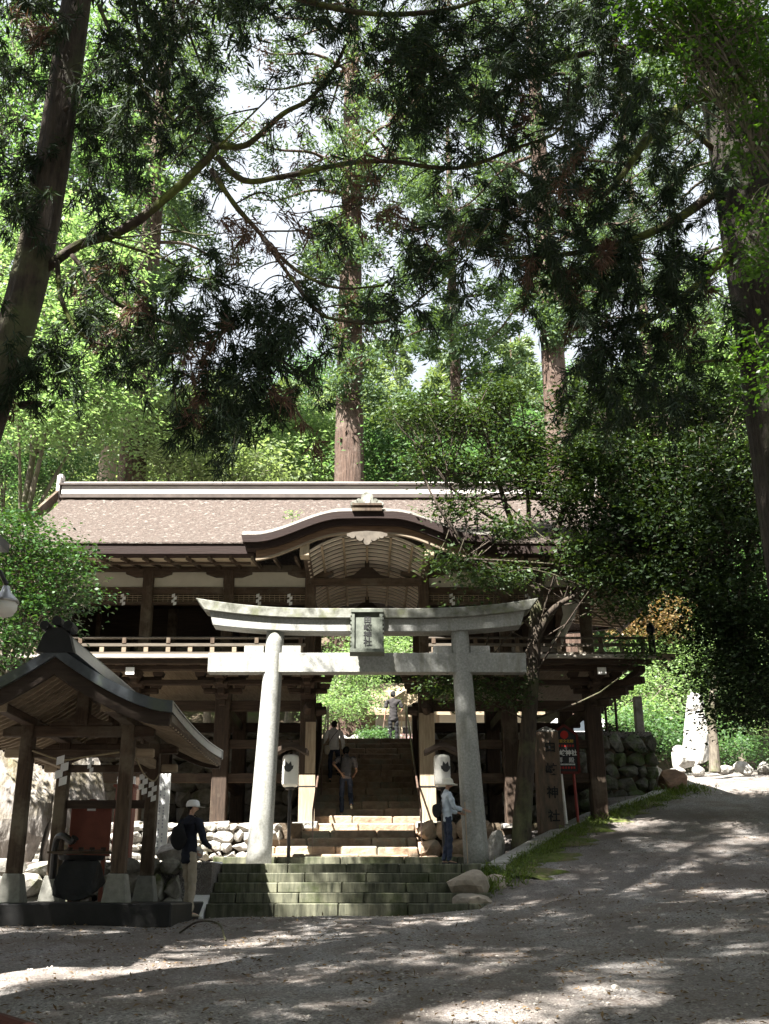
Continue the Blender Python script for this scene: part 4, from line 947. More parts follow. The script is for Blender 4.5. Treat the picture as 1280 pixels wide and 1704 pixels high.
for side in (-1, 1):
    q = MB()
    q.strip([(PX + side * s * PW, pz(s, 15.7) - .125) for s in SS], [(PX + side * s * PW, pz(s, 15.7) - .19) for s in SS], -.03, .03)
    me = q.mesh('rafter'); me.materials.append(MATS['wood_pale_x'])
    for i in range(23): piece(me, 'rafter', PAV, (0, 13.45 + .2 * i, 0))
    for i in range(9):
        s = .08 + .105 * i; q = MB(); x = PX + side * s * PW; q.span((x - .012, 13.3, pz(s, 15.7) - .124), (x + .012, 18.0, pz(s, 15.7) - .112)); q.build('roof_batten', 'wood_dark_x', PAV)
# ridge of stacked tiles with an ogre-tile end and three round finials
q = MB(); q.span((PX - .15, 13.3, 3.26), (PX + .15, 18.0, 3.36)); q.span((PX - .11, 13.3, 3.36), (PX + .11, 18.0, 3.44)); q.tube([(PX, 13.3, 3.46), (PX, 18, 3.46)], .07, 10); q.build('ridge', 'copper_roof', PR)
q = MB(); q.strip([(PX - .17, 3.40), (PX - .1, 3.50), (PX + .1, 3.50), (PX + .17, 3.40)], [(PX - .24, 3.18), (PX - .1, 3.18), (PX + .1, 3.18), (PX + .24, 3.18)], 13.16, 13.3)
for x, z in ((-.15, 3.52), (0, 3.58), (.15, 3.52)): q.tube([(PX + x, 13.12, z), (PX + x, 13.4, z)], .062, 12)
q.build('ridge_end', 'black_paint', PR)
# hanging rope and streamers
q = MB(); q.tube(curve_pts([(-4.6, PFY - .1, 2.14), (-4.2, PFY - .1, 2.02), (-3.9, PFY - .1, 2.05), (-3.4, PFY - .1, 2.12)], 5), .014, 6); o = q.build('straw_rope', 'rope', None, loc=(-4, PFY - .1, 2.1)); tag(o, 'thin straw rope strung across the front of the water pavilion', 'rope')
q = MB(); q.tube(curve_pts([(-3.2, 14.9, 2.05), (-3.2, 15.5, 1.9), (-3.2, 16.2, 1.88), (-3.2, 16.6, 2.02)], 5), .012, 6); o = q.build('straw_rope', 'rope', None, loc=(-3.2, 15.7, 2)); tag(o, 'thin straw rope strung along the right side of the water pavilion', 'rope')
shide((-4.18, PFY - .12, 2.05), 'large zigzag paper streamer at the front of the water pavilion', 'paper streamers on the water pavilion', 1.1)
shide((-3.78, PFY - .12, 2.04), 'small zigzag paper streamer near the middle front of the water pavilion', 'paper streamers on the water pavilion', .55)
shide((-3.22, 15.5, 1.9), 'zigzag paper streamer on the right side of the water pavilion, front one', 'paper streamers on the water pavilion', .8)
shide((-3.22, 16.2, 1.86), 'zigzag paper streamer on the right side of the water pavilion, back one', 'paper streamers on the water pavilion', .8)
# basin, ladles, board
BAS = thing('water_basin', (-4.05, 15.7, .18), 'black rounded stone water basin under the pavilion roof', 'water basin')
q = MB(); q.rock((-4.05, 15.7, .46), (.95, 1.0, .72), 77, 3, .1); q.build('basin', 'black_stone', BAS, smooth=False)
q = MB(); q.lathe((-4.05, 15.7, .74), [(.3, 0), (.33, .06), (.28, .06), (.26, .02)], 20); q.build('rim', 'black_stone', BAS)
q = MB(); q.lathe((-4.05, 15.7, .775), [(.27, 0), (.27, .004)], 20); q.build('water', 'glass_dark', BAS)
q = MB(); q.bar((-4.5, 15.55, .84), (-3.55, 15.55, .84), .03, .03); q.bar((-4.5, 15.8, .84), (-3.55, 15.8, .84), .03, .03); q.build('ladle_rack', 'wood_x', BAS)
for i in range(4):
    x = -4.3 + .16 * i; q = MB(); q.bar((x, 15.3, .86), (x + .02, 15.85, .88), .016, .016); q.lathe((x + .02, 15.9, .85), [(.035, 0), (.04, .07)], 10)
    o = q.build('ladle', 'wood_dark_x', None, loc=(x, 15.6, .85)); tag(o, ('leftmost water ladle on the rack over the black basin', 'second water ladle from the left on the basin rack', 'third water ladle from the left on the basin rack', 'rightmost water ladle on the rack over the black basin')[i], 'ladle', 'ladles on the basin rack')
q = MB(); q.tube(curve_pts([(-4.55, 16.1, .5), (-4.52, 16.0, 1.0), (-4.4, 15.9, 1.08), (-4.25, 15.85, 1.0), (-4.2, 15.82, 1.05)], 4), [.05] * 13 + [.045] * 3 + [.06], 8); o = q.build('water_spout', 'metal_dark', None, loc=(-4.5, 16, .5)); tag(o, 'dark curved dragon shaped water spout above the black basin', 'water spout')
RB = thing('red_board', (-4.27, 16.95, .18), 'rust red notice board with peaked top and small white label behind the basin', 'notice board')
q = MB(); q.strip([(-4.59, 1.62), (-4.27, 1.68), (-3.96, 1.62)], [(-4.59, .86), (-4.27, .86), (-3.96, .86)], 16.92, 16.97); q.build('panel', 'rust_red', RB, bevel=.006)
q = MB(); q.span((-4.60, 16.9, .83), (-3.95, 16.98, .87)); q.build('ledge', 'rust_red', RB)
q = MB(); q.span((-4.34, 16.905, 1.50), (-4.21, 16.918, 1.56)); q.build('label_plate', 'paper_white', RB)
for x in (-4.5, -4.04): q = MB(); q.span((x - .03, 16.925, .18), (x + .03, 16.965, .83)); q.build('leg', 'rust_red', RB)
q = MB(); q.span((-4.22, 18.2, .76), (-3.93, 18.5, 1.98)); q.box((-4.08, 18.35, 2.0), (.36, .38, .05)); o = q.build('cabinet', 'rust_red', None, loc=(-4.08, 18.35, .76), bevel=.01); tag(o, 'narrow rust red cabinet standing behind the red notice board', 'cabinet')
def white_board(x0, x1, y, z0, z1, label, rows):
    w = thing('white_board', ((x0 + x1) / 2, y, z0), label, 'notice board')
    q = MB(); q.span((x0, y, z0), (x1, y + .04, z1)); q.build('panel', 'white_board', w, bevel=.004)
    for x in (x0 + .04, x1 - .04): q = MB(); q.span((x - .02, y + .041, z0 - .4), (x + .02, y + .08, z1 - .1)); q.build('leg', 'wood_z', w)
    if rows:
        mk = MB(); rg = random.Random(4)
        for c in range(rows):
            xx = lerp(x0 + .06, x1 - .06, (c + .5) / rows); z = z1 - .1
            while z > z0 + .12:
                h = rg.uniform(.02, .035); mk.span((xx - .012, y - .003, z - h), (xx + .012, y - .001, z)); z -= h + rg.uniform(.018, .03)
                if rg.random() < .12: z -= .06
        mk.build('faded_writing', 'crest_pale', w)['kind'] = 'stuff'
mat('crest_pale', (.45, .45, .5), (.4, .4, .45), 5, bump=0)
white_board(-3.86, -3.53, 19.4, .92, 2.32, 'tall white board of faded vertical writing between the pavilion and the man', 3)
white_board(-4.44, -4.12, 19.2, .80, 2.25, 'bright white board seen between the two right posts of the pavilion', 0)

# ------------------------------------------------------------------ LANTERNS, HANDRAILS, SIGNS
def lantern(x, y, z0, label, crest_dx):
    L_ = thing('paper_lantern', (x, y, z0), label, 'lantern', 'paper lanterns beside the stairs')
    zb = {True: 2.22}.get(True)
    q = MB(); q.tube([(x, y, z0), (x, y, zb - .02)], .035, 10); q.build('pole', 'metal_dark', L_)
    q = MB(); q.lathe((x, y, zb - .05), [(.06, 0), (.1, .02), (.1, .06)], 16); q.build('bottom_cap', 'black_paint', L_)
    prof = [(.095, 0), (.135, .015), (.155, .05)]
    for k in range(9): zz = .06 + .058 * k; prof += [(.163, zz), (.159, zz + .029)]
    prof += [(.152, .585), (.13, .61), (.09, .62)]
    q = MB(); q.lathe((x, y, zb), prof, 24); q.build('shade', 'lantern_white', L_, smooth=True)
    HX = [i / 8 - 1 for i in range(17)]; hz = lambda s: zb + .66 + .13 * (1 - sstep(0, 1, abs(s) * .95)) 
    q = MB(); q.strip([(x + s * .34, hz(s) + .055) for s in HX], [(x + s * .335, hz(s) - .045) for s in HX], y - .2, y + .2); q.build('hood', 'wood_dark_x', L_, bevel=.008)
    q = MB(); q.span((x - .025, y - .2, hz(0) + .06), (x + .025, y + .2, hz(0) + .10)); q.span((x - .02, y + .05, zb - .02), (x + .02, y + .2, zb + .7)); q.build('hood_ridge', 'wood_dark_x', L_)
    # crest: three feather-shaped blades over a small base, set proud of the paper
    c = MB()
    for a, ln in ((-44, .14), (-15, .185), (15, .185), (44, .14)):
        m = Matrix.Rotation(R(a), 3, 'Y'); pts = [m @ Vector(p) for p in ((-.016, 0, .03), (-.038, 0, ln * .6), (0, 0, ln), (.038, 0, ln * .6), (.016, 0, .03))]
        c.add([(x + crest_dx + p.x, y - math.sqrt(max(.0004, .170 ** 2 - (crest_dx + p.x) ** 2)), zb + .30 + p.z) for p in pts], [(0, 1, 2, 3, 4)])
    c.add([(x + crest_dx + px_, y - math.sqrt(max(.0004, .172 ** 2 - (crest_dx + px_) ** 2)), zb + pz_) for px_, pz_ in ((-.075, .33), (-.04, .285), (.0, .275), (.04, .285), (.075, .33), (0, .36))], [(0, 1, 2, 3, 4, 5)]); c.build('crest', 'crest_grey', L_, recalc=False)
lantern(-1.49, 20.95, .94, 'white paper lantern with feather crest left of the stairs', -.03)
lantern(1.46, 20.95, .94, 'white paper lantern right of the stairs behind the woman in the hat', .06)
for sx, lab in ((-1, 'reddish metal handrail climbing the left side of the staircase'), (1, 'reddish metal handrail climbing the right side of the staircase')):
    x = sx * 1.04; H = thing('handrail', (x, 21, .94), lab, 'handrail', 'handrails on the staircase')
    q = MB(); q.tube([(x, 21.0, .94), (x, 21.0, 1.74), (x * 1.0, 21.06, 1.82), (x, 28.1, 4.98), (x, 28.4, 4.98)], .021, 10); q.build('rail', 'metal_rail', H, smooth=True)
    q = MB(); q.tube([(x, 28.12, 4.12), (x, 28.12, 4.97)], .022, 10); q.build('post', 'metal_rail', H)
    q = MB(); q.tube([(x, 24.6, 2.3), (x, 24.6, 3.4)], .02, 10); q.build('post', 'metal_rail', H)
# stone pillar with the shrine's name cut into it
SP = thing('stone_pillar', (3.67, 22.3, 1.3), 'square brown stone pillar with pointed top and carved characters', 'stone pillar')
q = MB(); q.box((3.74, 22.3, 2.36), (.50, .42, 2.2), taper=.92); q.build('shaft', 'brown_stone', SP, bevel=.015)
q = MB(); q.box((3.74, 22.3, 3.525), (.465, .39, .13), taper=.06); q.build('cap', 'stone_pale', SP)
for i, ch in enumerate('由岐神社'): text(ch, .25, 'ink', SP, (3.78, 22.08, 3.13 - .46 * i), (R(90), 0, 0), bold=.004)
# red-legged sign board
SG = thing('sign_board', (4.22, 22.55, 1.5), 'black shrine sign with red crest and white characters on two legs', 'sign')
x0, x1, y, z0 = 3.90, 4.43, 22.5, 2.66
def z_at(dx): return dx * .10
q = MB(); q.add([(x0, y, z0), (x1, y, z0), (x1, y, z0 + .78), ((x0 + x1) / 2, y, z0 + .98), (x0, y, z0 + .78), (x0, y + .03, z0), (x1, y + .03, z0), (x1, y + .03, z0 + .78), ((x0 + x1) / 2, y + .03, z0 + .98), (x0, y + .03, z0 + .78)],
   [(0, 1, 2, 3, 4), (9, 8, 7, 6, 5), (0, 5, 6, 1), (1, 6, 7, 2), (2, 7, 8, 3), (3, 8, 9, 4), (4, 9, 5, 0)]); q.build('panel', 'black_paint', SG)
fm = MB()
for a, b in (((x0, z0), (x1, z0)), ((x1, z0), (x1, z0 + .78)), ((x1, z0 + .78), ((x0 + x1) / 2, z0 + .98)), (((x0 + x1) / 2, z0 + .98), (x0, z0 + .78)), ((x0, z0 + .78), (x0, z0))):
    fm.bar((a[0], y - .01, a[1]), (b[0], y - .01, b[1]), .05, .04, up=(0, 1, 0))
fm.build('frame', 'sign_frame', SG)
xm = (x0 + x1) / 2 + .0
q = MB(); q.tube([(xm, y - .012, z0 + .78), (xm, y - .002, z0 + .78)], .085, 18); q.build('crest', 'red_bright', SG)
RX = (R(90), 0, 0)
text('重要文化財', .075, 'yellow_paint', SG, (xm, y - .006, z0 + .645), RX)
text('由岐神社', .125, 'paper_white', SG, (xm, y - .006, z0 + .40), RX, bold=.003)
text('拝　殿', .12, 'paper_white', SG, (xm, y - .006, z0 + .25), RX)
dm = MB(); rg = random.Random(2)
for zz, m_ in ((z0 + .55, 0), (z0 + .10, 0)):
    for i in range(7): dm.span((x0 + .07 + i * .058, y - .005, zz - .02), (x0 + .105 + i * .058, y - .002, zz + .025))
dm.build('red_marks', 'red_bright', SG); dm = MB()
for i in range(14): dm.span((x0 + .07 + i * .028, y - .005, z0 + .155), (x0 + .088 + i * .028, y - .002, z0 + .185))
dm.build('white_marks', 'paper_white', SG)
q = MB(); q.tube([(4.36, y + .05, 1.3), (4.3, y + .05, z0 + .7)], .03, 8); q.build('leg', 'red_paint', SG)['label'] = 'red painted leg'
q = MB(); q.tube([(4.13, y + .05, 1.2), (4.02, y + .05, z0 + .7)], .032, 8); q.build('leg', 'white_paint', SG)['label'] = 'white sunlit leg'
q = MB(); q.span((6.85, 26.98, 4.0), (7.05, 27.2, 5.05)); o = q.build('stone_post', 'stone_grey', None, loc=(6.95, 27.1, 4), bevel=.015); tag(o, 'grey square stone post on the bank at the right corner of the hall', 'stone post')
for i, (x, y, z1) in enumerate(((6.35, 27.0, 5.5), (6.1, 27.05, 5.75), (5.75, 27.05, 5.6))):
    q = MB(); q.tube([(x, y, 3.9), (x + .01, y, z1)], .035, 8); o = q.build('bamboo_pole', 'wood_dark_z', None, loc=(x, y, 3.9)); tag(o, ('dark upright pole nearest the grey stone post', 'dark upright pole in the middle of three on the bank', 'dark upright pole closest to the hall corner')[i], 'pole', 'poles on the bank')
# parked van beyond the corner of the hall
VN = thing('parked_car', (7.2, 34, 4.1), 'white and red parked car glimpsed beyond the hall corner', 'car')
q = MB(); q.prism([(33.1, 4.45), (33.1, 4.95), (33.5, 5.05), (33.9, 5.55), (35.6, 5.58), (36.1, 5.1), (36.2, 4.9), (36.2, 4.45)], 6.0, 7.6, axis='x'); q.build('body', 'car_white', VN, bevel=.05)
q = MB(); q.span((5.99, 33.08, 4.40), (7.61, 36.2, 4.62)); q.build('bumper', 'car_red', VN, bevel=.03)
q = MB(); q.add([(6.12, 33.52, 5.10), (7.48, 33.52, 5.10), (7.44, 33.86, 5.50), (6.16, 33.86, 5.50)], [(0, 1, 2, 3)]); q.build('windscreen', 'glass_dark', VN, recalc=False)
for x in (6.1, 7.5):
    for y in (33.75, 35.6): q = MB(); q.tube([(x - .09, y, 4.42), (x + .09, y, 4.42)], .3, 18); q.build('wheel', 'rubber', VN)
for x in (6.2, 7.4): q = MB(); q.tube([(x, 33.06, 4.78), (x, 33.12, 4.78)], .1, 14); q.build('headlight', 'paper_white', VN)

# ------------------------------------------------------------------ SHRINE OFFICE on the upper terrace, seen through the gateway
OF = thing('shrine_office', (2.2, 41, 4.14), 'small pale timber office with gabled roof seen at the top of the stairs', 'building')
q = MB(); q.span((.35, 40, 4.14), (6.0, 44, 6.9)); q.build('wall', 'plaster', OF)
q = MB(); q.add([(-.3, 39.2, 6.65), (6.6, 39.2, 6.65), (6.6, 42, 8.2), (-.3, 42, 8.2), (-.3, 44.8, 6.65), (6.6, 44.8, 6.65), (-.3, 39.2, 6.5), (6.6, 39.2, 6.5), (6.6, 42, 8.05), (-.3, 42, 8.05), (-.3, 44.8, 6.5), (6.6, 44.8, 6.5)],
   [(0, 1, 2, 3), (3, 2, 5, 4), (6, 9, 8, 7), (9, 10, 11, 8), (0, 6, 7, 1), (4, 5, 11, 10), (0, 3, 9, 6), (3, 4, 10, 9), (1, 7, 8, 2), (2, 8, 11, 5)]); q.build('roof', 'wood_pale_x', OF)
for i in range(5):
    x = .45 + .42 * i; w = MB(); w.span((x, 39.94, 4.9), (x + .36, 39.99, 6.2)); wf = w.build('window', 'white_paint', OF)
    for j in range(2):
        for k in range(3): q = MB(); q.span((x + .03 + .155 * j, 39.925, 4.95 + .41 * k), (x + .165 + .155 * j, 39.936, 5.32 + .41 * k)); q.build('pane', 'glass_dark', wf)
q = MB(); q.span((2.55, 39.5, 4.14), (2.7, 39.65, 6.7)); q.build('post', 'wood_pale_z', OF)
q = MB(); q.bar((.95, 37.6, 6.55), (2.05, 37.6, 7.25), .12, .5, up=(0, 0, 1)); o = q.build('gable_board', 'wood_pale_x', OF)
ST_ = thing('charm_stall', (1.55, 36.2, 4.14), 'wooden stall with pink and white cloth right of the person on the steps', 'stall')
q = MB(); q.span((1.15, 36, 4.14), (2.1, 36.6, 4.85)); q.build('counter', 'wood_pale_x', ST_, bevel=.01)
q = MB(); q.span((1.12, 35.97, 5.15), (2.13, 35.99, 5.35)); q.build('cloth', 'stall_pink', ST_) if 'stall_pink' in MATS else (mat('stall_pink', (.6, .25, .25), (.7, .6, .58), 12, bump=0), q.build('cloth', 'stall_pink', ST_))
for x in (1.17, 2.08): q = MB(); q.span((x - .03, 36, 4.86), (x + .03, 36.06, 5.9)); q.build('post', 'wood_pale_z', ST_)
q = MB(); q.span((1.05, 35.8, 5.9), (2.2, 36.8, 5.96)); q.build('roof', 'wood_pale_x', ST_)

# ------------------------------------------------------------------ left edge of the picture: a lamp and a roof corner
lp = P(8, 1000, 12)
LM = thing('street_lamp', (lp.x - .55, 12, -.2), 'old street lamp with a conical pale shade at the left edge', 'street lamp')
q = MB(); q.tube([(lp.x - .55, 12, -.25), (lp.x - .55, 12, lp.z + .3), (lp.x - .4, 12, lp.z + .42), (lp.x - .1, 12, lp.z + .36), (lp.x, 12, lp.z + .2)], .03, 8); q.build('pole', 'metal_dark', LM)
q = MB(); q.lathe((lp.x, 12, lp.z - .02), [(.17, 0), (.16, .03), (.06, .13), (.04, .2)], 18); q.build('shade', 'metal_steel', LM, smooth=True)
q = MB(); q.lathe((lp.x, 12, lp.z - .2), [(.02, 0), (.11, .03), (.15, .1), (.15, .18)], 18); q.build('globe', 'lantern_white', LM, smooth=True)
rc = P(16, 905, 11)
KI = thing('roof_corner', (rc.x - 1.2, 9.7, -.6), 'dark tiled eave corner of a hut at the left edge', 'hut')
q = MB(); q.add([(rc.x, 8.4, rc.z), (rc.x - 2.4, 8.4, rc.z), (rc.x - 2.4, 11, rc.z), (rc.x, 11, rc.z), (rc.x - 1.2, 9.1, rc.z + .62), (rc.x - 1.2, 10.3, rc.z + .62), (rc.x, 8.4, rc.z - .1), (rc.x - 2.4, 8.4, rc.z - .1), (rc.x - 2.4, 11, rc.z - .1), (rc.x, 11, rc.z - .1)],
   [(0, 4, 1), (1, 4, 5, 2), (2, 5, 3), (3, 5, 4, 0), (0, 1, 7, 6), (1, 2, 8, 7), (2, 3, 9, 8), (3, 0, 6, 9), (6, 7, 8, 9)]); q.build('roof', 'copper_roof', KI)
q = MB(); q.span((rc.x - 2.1, 8.7, -.9), (rc.x - .45, 10.7, rc.z - .102)); q.build('wall', 'wood_dark_z', KI)
# red-brown rail in the bottom left corner
a, b = P(-60, 1660, 6.2), P(78, 1716, 5.6)
RL = thing('rail_barrier', (a.x, 6.2, -1), 'red brown wooden barrier rail in the bottom left corner', 'barrier')
q = MB(); q.bar(a + Vector((-.6, .3, .04)), b + Vector((.35, -.15, -.10)), .07, .09); q.build('rail', 'barrier_red', RL, bevel=.015)
q = MB(); q.bar((a.x - .3, 6.3, -1.2), (a.x - .3, 6.3, a.z), .08, .08, up=(0, 1, 0)); q.build('post', 'rust_red', RL)
# fallen twigs on the gravel
pp = [Vector((x, y, ground_z(x, y) + gnoise(x, y) + z + .01)) for x, y, z in ((-2.25, 13.6, 0), (-2.0, 13.3, .16), (-1.75, 13.3, .14), (-1.62, 13.0, 0))]
q = MB(); q.tube(curve_pts(pp, 4), .011, 6, wob=.2); o = q.build('fallen_twig', 'bark_dark', None, loc=pp[0]); tag(o, 'arched dry twig on the gravel before the man in the cap', 'twig')

# ------------------------------------------------------------------ PEOPLE
def skin_obj(name, m, parent, verts, edges, radii, sub=2, rootv=0, xf=None):
    me = bpy.data.meshes.new(name); me.from_pydata([tuple(xf(Vector(v)) if xf else v) for v in verts], edges, []); o = bpy.data.objects.new(name, me); COL.objects.link(o)
    md = o.modifiers.new('s', 'SKIN'); md.use_smooth_shade = True; md.branch_smoothing = .3
    for i, r in enumerate(radii):
        d = me.skin_vertices[0].data[i]; rr = r if hasattr(r, '__len__') else (r, r); d.radius = rr; d.use_root = (i == rootv)
    sb = o.modifiers.new('u', 'SUBSURF'); sb.levels = sub; sb.render_levels = sub
    bpy.context.view_layer.update()
    nm = bpy.data.meshes.new_from_object(o.evaluated_get(bpy.context.evaluated_depsgraph_get()))
    o.modifiers.clear(); o.data = nm; nm.name = name; bpy.data.meshes.remove(me); nm.materials.clear(); nm.materials.append(MATS[m])
    if m.startswith('cloth') and name != 'shoe':                 # folds and creases
        from mathutils import noise as nz
        off = Vector((len(bpy.data.objects) * .37, 0, 0)); hh = max(v.co.z for v in nm.vertices) or 1
        for v, n_ in [(v, v.normal.copy()) for v in nm.vertices]:
            q_ = v.co * 9 + off; v.co += n_ * (nz.noise(Vector((q_.x, q_.y, q_.z * 1.6))) * .016 + nz.noise(v.co * 26 + off) * .007)
    nm.polygons.foreach_set('use_smooth', [True] * len(nm.polygons)); o.parent = parent; WLOC[o.name] = WLOC[parent.name]; return o
def person(loc, face, label, H, top, legs, J, hair=True, sleeves='long', hatkind=None, shoe='cloth_black', build=1.0, coat=False):
    """J: joints in units of height; x to the person's right, y ahead, z up. face: heading in degrees clockwise from +Y (away from the viewer)"""
    p = thing('person', loc, label, 'person'); a = R(-face)
    def xf(v): return Vector((v.x * math.cos(a) - v.y * math.sin(a), v.x * math.sin(a) + v.y * math.cos(a), v.z)) * H
    g = lambda k: Vector(J[k]); b = build
    # the body: one skin from feet to head, with hands
    V = []; E_ = []; Rd = []
    def av(v, r, par=None):
        V.append(Vector(v)); Rd.append(r)
        if par is not None: E_.append((par, len(V) - 1))
        return len(V) - 1
    pel = av(g('pel'), (.075 * b, .055 * b)); wa = av(g('pel').lerp(g('neck'), .35), (.066 * b, .05 * b), pel); ch = av(g('pel').lerp(g('neck'), .75), (.078 * b, .055 * b), wa)
    nk = av(g('neck'), .032, ch); hd0 = av(g('neck').lerp(g('head'), .5), .036, nk); hd = av(g('head'), (.043, .053), hd0); tp = av(g('head') + (g('head') - g('neck')) * .45, (.036, .043), hd)
    f_ = Vector(J.get('look', (0, 1, 0))).normalized(); r_ = f_.cross(Vector((0, 0, 1))).normalized()
    av(g('head') + f_ * .056 + Vector((0, 0, -.012)), .009, hd)
    for s in (-1, 1): av(g('head') + r_ * s * .047 + Vector((0, 0, -.008)), .009, hd)
    for s in ('l', 'r'):
        hp = av(g(s + 'hip'), .052 * b, pel); kn = av(g(s + 'knee'), .034 * b, hp); an = av(g(s + 'ank'), .022, kn); av(g(s + 'toe'), (.024, .015), an)
        sh = av(g(s + 'sho'), .036 * b, ch); el = av(g(s + 'elb'), .026 * b, sh); wr = av(g(s + 'wri'), .017, el)
        d = (g(s + 'wri') - g(s + 'elb')).normalized(); side = d.cross(Vector((0, 1, .2))).normalized(); pm = av(g(s + 'wri') + d * .035, (.022, .012), wr)
        curl = Vector((0, .3, -.2)) if s + 'grip' in J else Vector((0, .08, 0))
        for k, (off, ln) in enumerate(((-.014, .040), (-.005, .046), (.005, .043), (.014, .034))):
            k0 = av(g(s + 'wri') + d * .055 + side * off, .0062, pm); av(g(s + 'wri') + d * (.055 + ln * .9) + side * off * 1.15 + curl * .05, .005, k0)
        t0 = av(g(s + 'wri') + d * .022 + side * .024 + curl * .03, .0072, pm); av(g(s + 'wri') + d * .048 + side * .036 + curl * .06, .006, t0)
    skin_obj('body', 'skin', p, V, E_, Rd, 1, 0, xf)
    # trousers
    V = []; E_ = []; Rd = []
    pel = av(g('pel') + Vector((0, 0, .012)), (.104 * b, .082 * b)); w0 = av(g('pel').lerp(g('neck'), .18), (.096 * b, .078 * b), pel)
    for s in ('l', 'r'):
        hp = av(g(s + 'hip'), (.064 * b, .070 * b), pel); m1 = av(g(s + 'hip').lerp(g(s + 'knee'), .5), .061 * b, hp); kn = av(g(s + 'knee'), .053 * b, m1); c1 = av(g(s + 'knee').lerp(g(s + 'ank'), .5), .050 * b, kn); av(g(s + 'ank') + (g(s + 'ank') - g(s + 'knee')) * .0, .049 * b, c1)
    skin_obj('trousers', legs, p, V, E_, Rd, 3, 0, xf)
    V = []; E_ = []; Rd = []
    hem = -.06 if coat else -.02
    dn = (g('pel') - g('neck')).normalized(); lo = .075 if coat else .03
    h0 = av(g('pel') + dn * (lo + .012), (.112 * b, .088 * b)); base = av(g('pel') + dn * (lo - .012), (.124 * b, .096 * b), h0); w1 = av(g('pel').lerp(g('neck'), .22), (.122 * b, .096 * b), base); wa = av(g('pel').lerp(g('neck'), .45), (.118 * b, .094 * b), w1); ch = av(g('pel').lerp(g('neck'), .74), (.122 * b, .092 * b), wa); nk = av(g('neck') + (g('neck') - g('pel')).normalized() * .004, (.056, .052), ch); av(g('neck') + (g('neck') - g('pel')).normalized() * .03, (.050, .048), nk)
    for s in ('l', 'r'):
        sh = av(g(s + 'sho'), .060 * b, ch); el = av(g(s + 'sho').lerp(g(s + 'elb'), .5), .054 * b, sh)
        if sleeves == 'long':
            e2 = av(g(s + 'elb'), .046 * b, el); av(g(s + 'elb').lerp(g(s + 'wri'), .92), .033 * b, e2)
        else: av(g(s + 'sho').lerp(g(s + 'elb'), .82), .052 * b, el)
    skin_obj('shirt' if not coat else 'jacket', top, p, V, E_, Rd, 3, 0, xf)
    for s in ('l', 'r'):
        q_ = [g(s + 'ank') + Vector((0, -.02, -.018)), g(s + 'ank').lerp(g(s + 'toe'), .5) + Vector((0, 0, -.006)), g(s + 'toe') + Vector((0, .008, 0))]
        skin_obj('shoe', shoe, p, q_, [(0, 1), (1, 2)], [(.026, .024), (.029, .023), (.024, .017)], 2, 0, xf)
    O = WLOC[p.name]
    if hair:
        h = g('head'); q = MB(); q.rock((0, 0, 0), (1, 1, 1), 3, 3, .03)
        cen = h - f_ * .012 + Vector((0, 0, .026 if hatkind else .014)); q.v = [tuple(xf(cen + Vector((v[0] * .102, v[1] * .118, v[2] * (.085 if hatkind else .122))) * 1.0) + O) for v in q.v]; q.build('hair', 'hair', p, smooth=True)
    if hatkind:
        h = g('head') + Vector((0, 0, .012)); q = MB()
        if hatkind == 'cap':
            q.lathe((0, 0, 0), [(.062, 0), (.062, .02), (.055, .045), (.035, .06), (.002, .064)], 18)
            q.add([(r_.x * -.05 + f_.x * .03, r_.y * -.05 + f_.y * .03, .006), (r_.x * .05 + f_.x * .03, r_.y * .05 + f_.y * .03, .006), (r_.x * .035 + f_.x * .11, r_.y * .035 + f_.y * .11, -.004), (r_.x * -.035 + f_.x * .11, r_.y * -.035 + f_.y * .11, -.004)], [(0, 1, 2, 3)])
            cm_ = 'paper_white'
        else:
            q.lathe((0, 0, 0), [(.115, -.022), (.11, -.014), (.064, .004), (.060, .03), (.05, .052), (.03, .064), (.002, .066)], 20); cm_ = 'cloth_cream'
        q.v = [tuple(xf(h + Vector(v)) + O) for v in q.v]; q.build('cap' if hatkind == 'cap' else 'hat', cm_, p, smooth=True)
    return p, xf
def stand(**k):
    J = dict(pel=(0, 0, .53), neck=(0, -.005, .84), head=(0, .014, .918), lsho=(-.112, 0, .812), rsho=(.112, 0, .812), lelb=(-.135, -.02, .63), relb=(.135, -.02, .63), lwri=(-.14, .03, .49), rwri=(.14, .03, .49),
             lhip=(-.052, 0, .51), rhip=(.052, 0, .51), lknee=(-.055, .01, .28), rknee=(.055, .01, .28), lank=(-.055, -.01, .045), rank=(.06, -.01, .045), ltoe=(-.06, .09, .018), rtoe=(.07, .085, .018)); J.update(k); return J
# man in the white cap, back turned, looking up to the right, arm forward
mz = 0.0
pm_, xf1 = person((-2.60, 16.15, ground_z(-2.6, 16.15) + .0), 42, 'man in white cap, dark jacket and beige trousers with a backpack', 1.66, 'cloth_navy', 'cloth_beige',
   stand(relb=(.15, .03, .64), rwri=(.12, .15, .575), lelb=(-.15, -.03, .64), lwri=(-.10, .12, .56), rgrip=1, lank=(-.05, .05, .045), ltoe=(-.055, .14, .018), lknee=(-.05, .05, .28), look=(.5, .85, .1)), hatkind='cap', coat=True, shoe='cloth_beige', build=1.12)
def pack(xf, O, c, d, label, m, name='backpack', strap=None, cat='bag'):
    t_ = thing(name, O + xf(Vector(c)), label, cat); q = MB(); q.rock((0, 0, 0), d, 5, 3, .04); q.v = [tuple(xf(Vector(c) + Vector(v)) + O) for v in q.v]; q.build('bag', m, t_, smooth=True)
    if strap:
        q = MB(); q.tube([xf(Vector(v)) + O for v in strap], .011, 6, flat=.5); q.build('strap', 'cloth_black', t_)
O1 = WLOC[pm_.name]
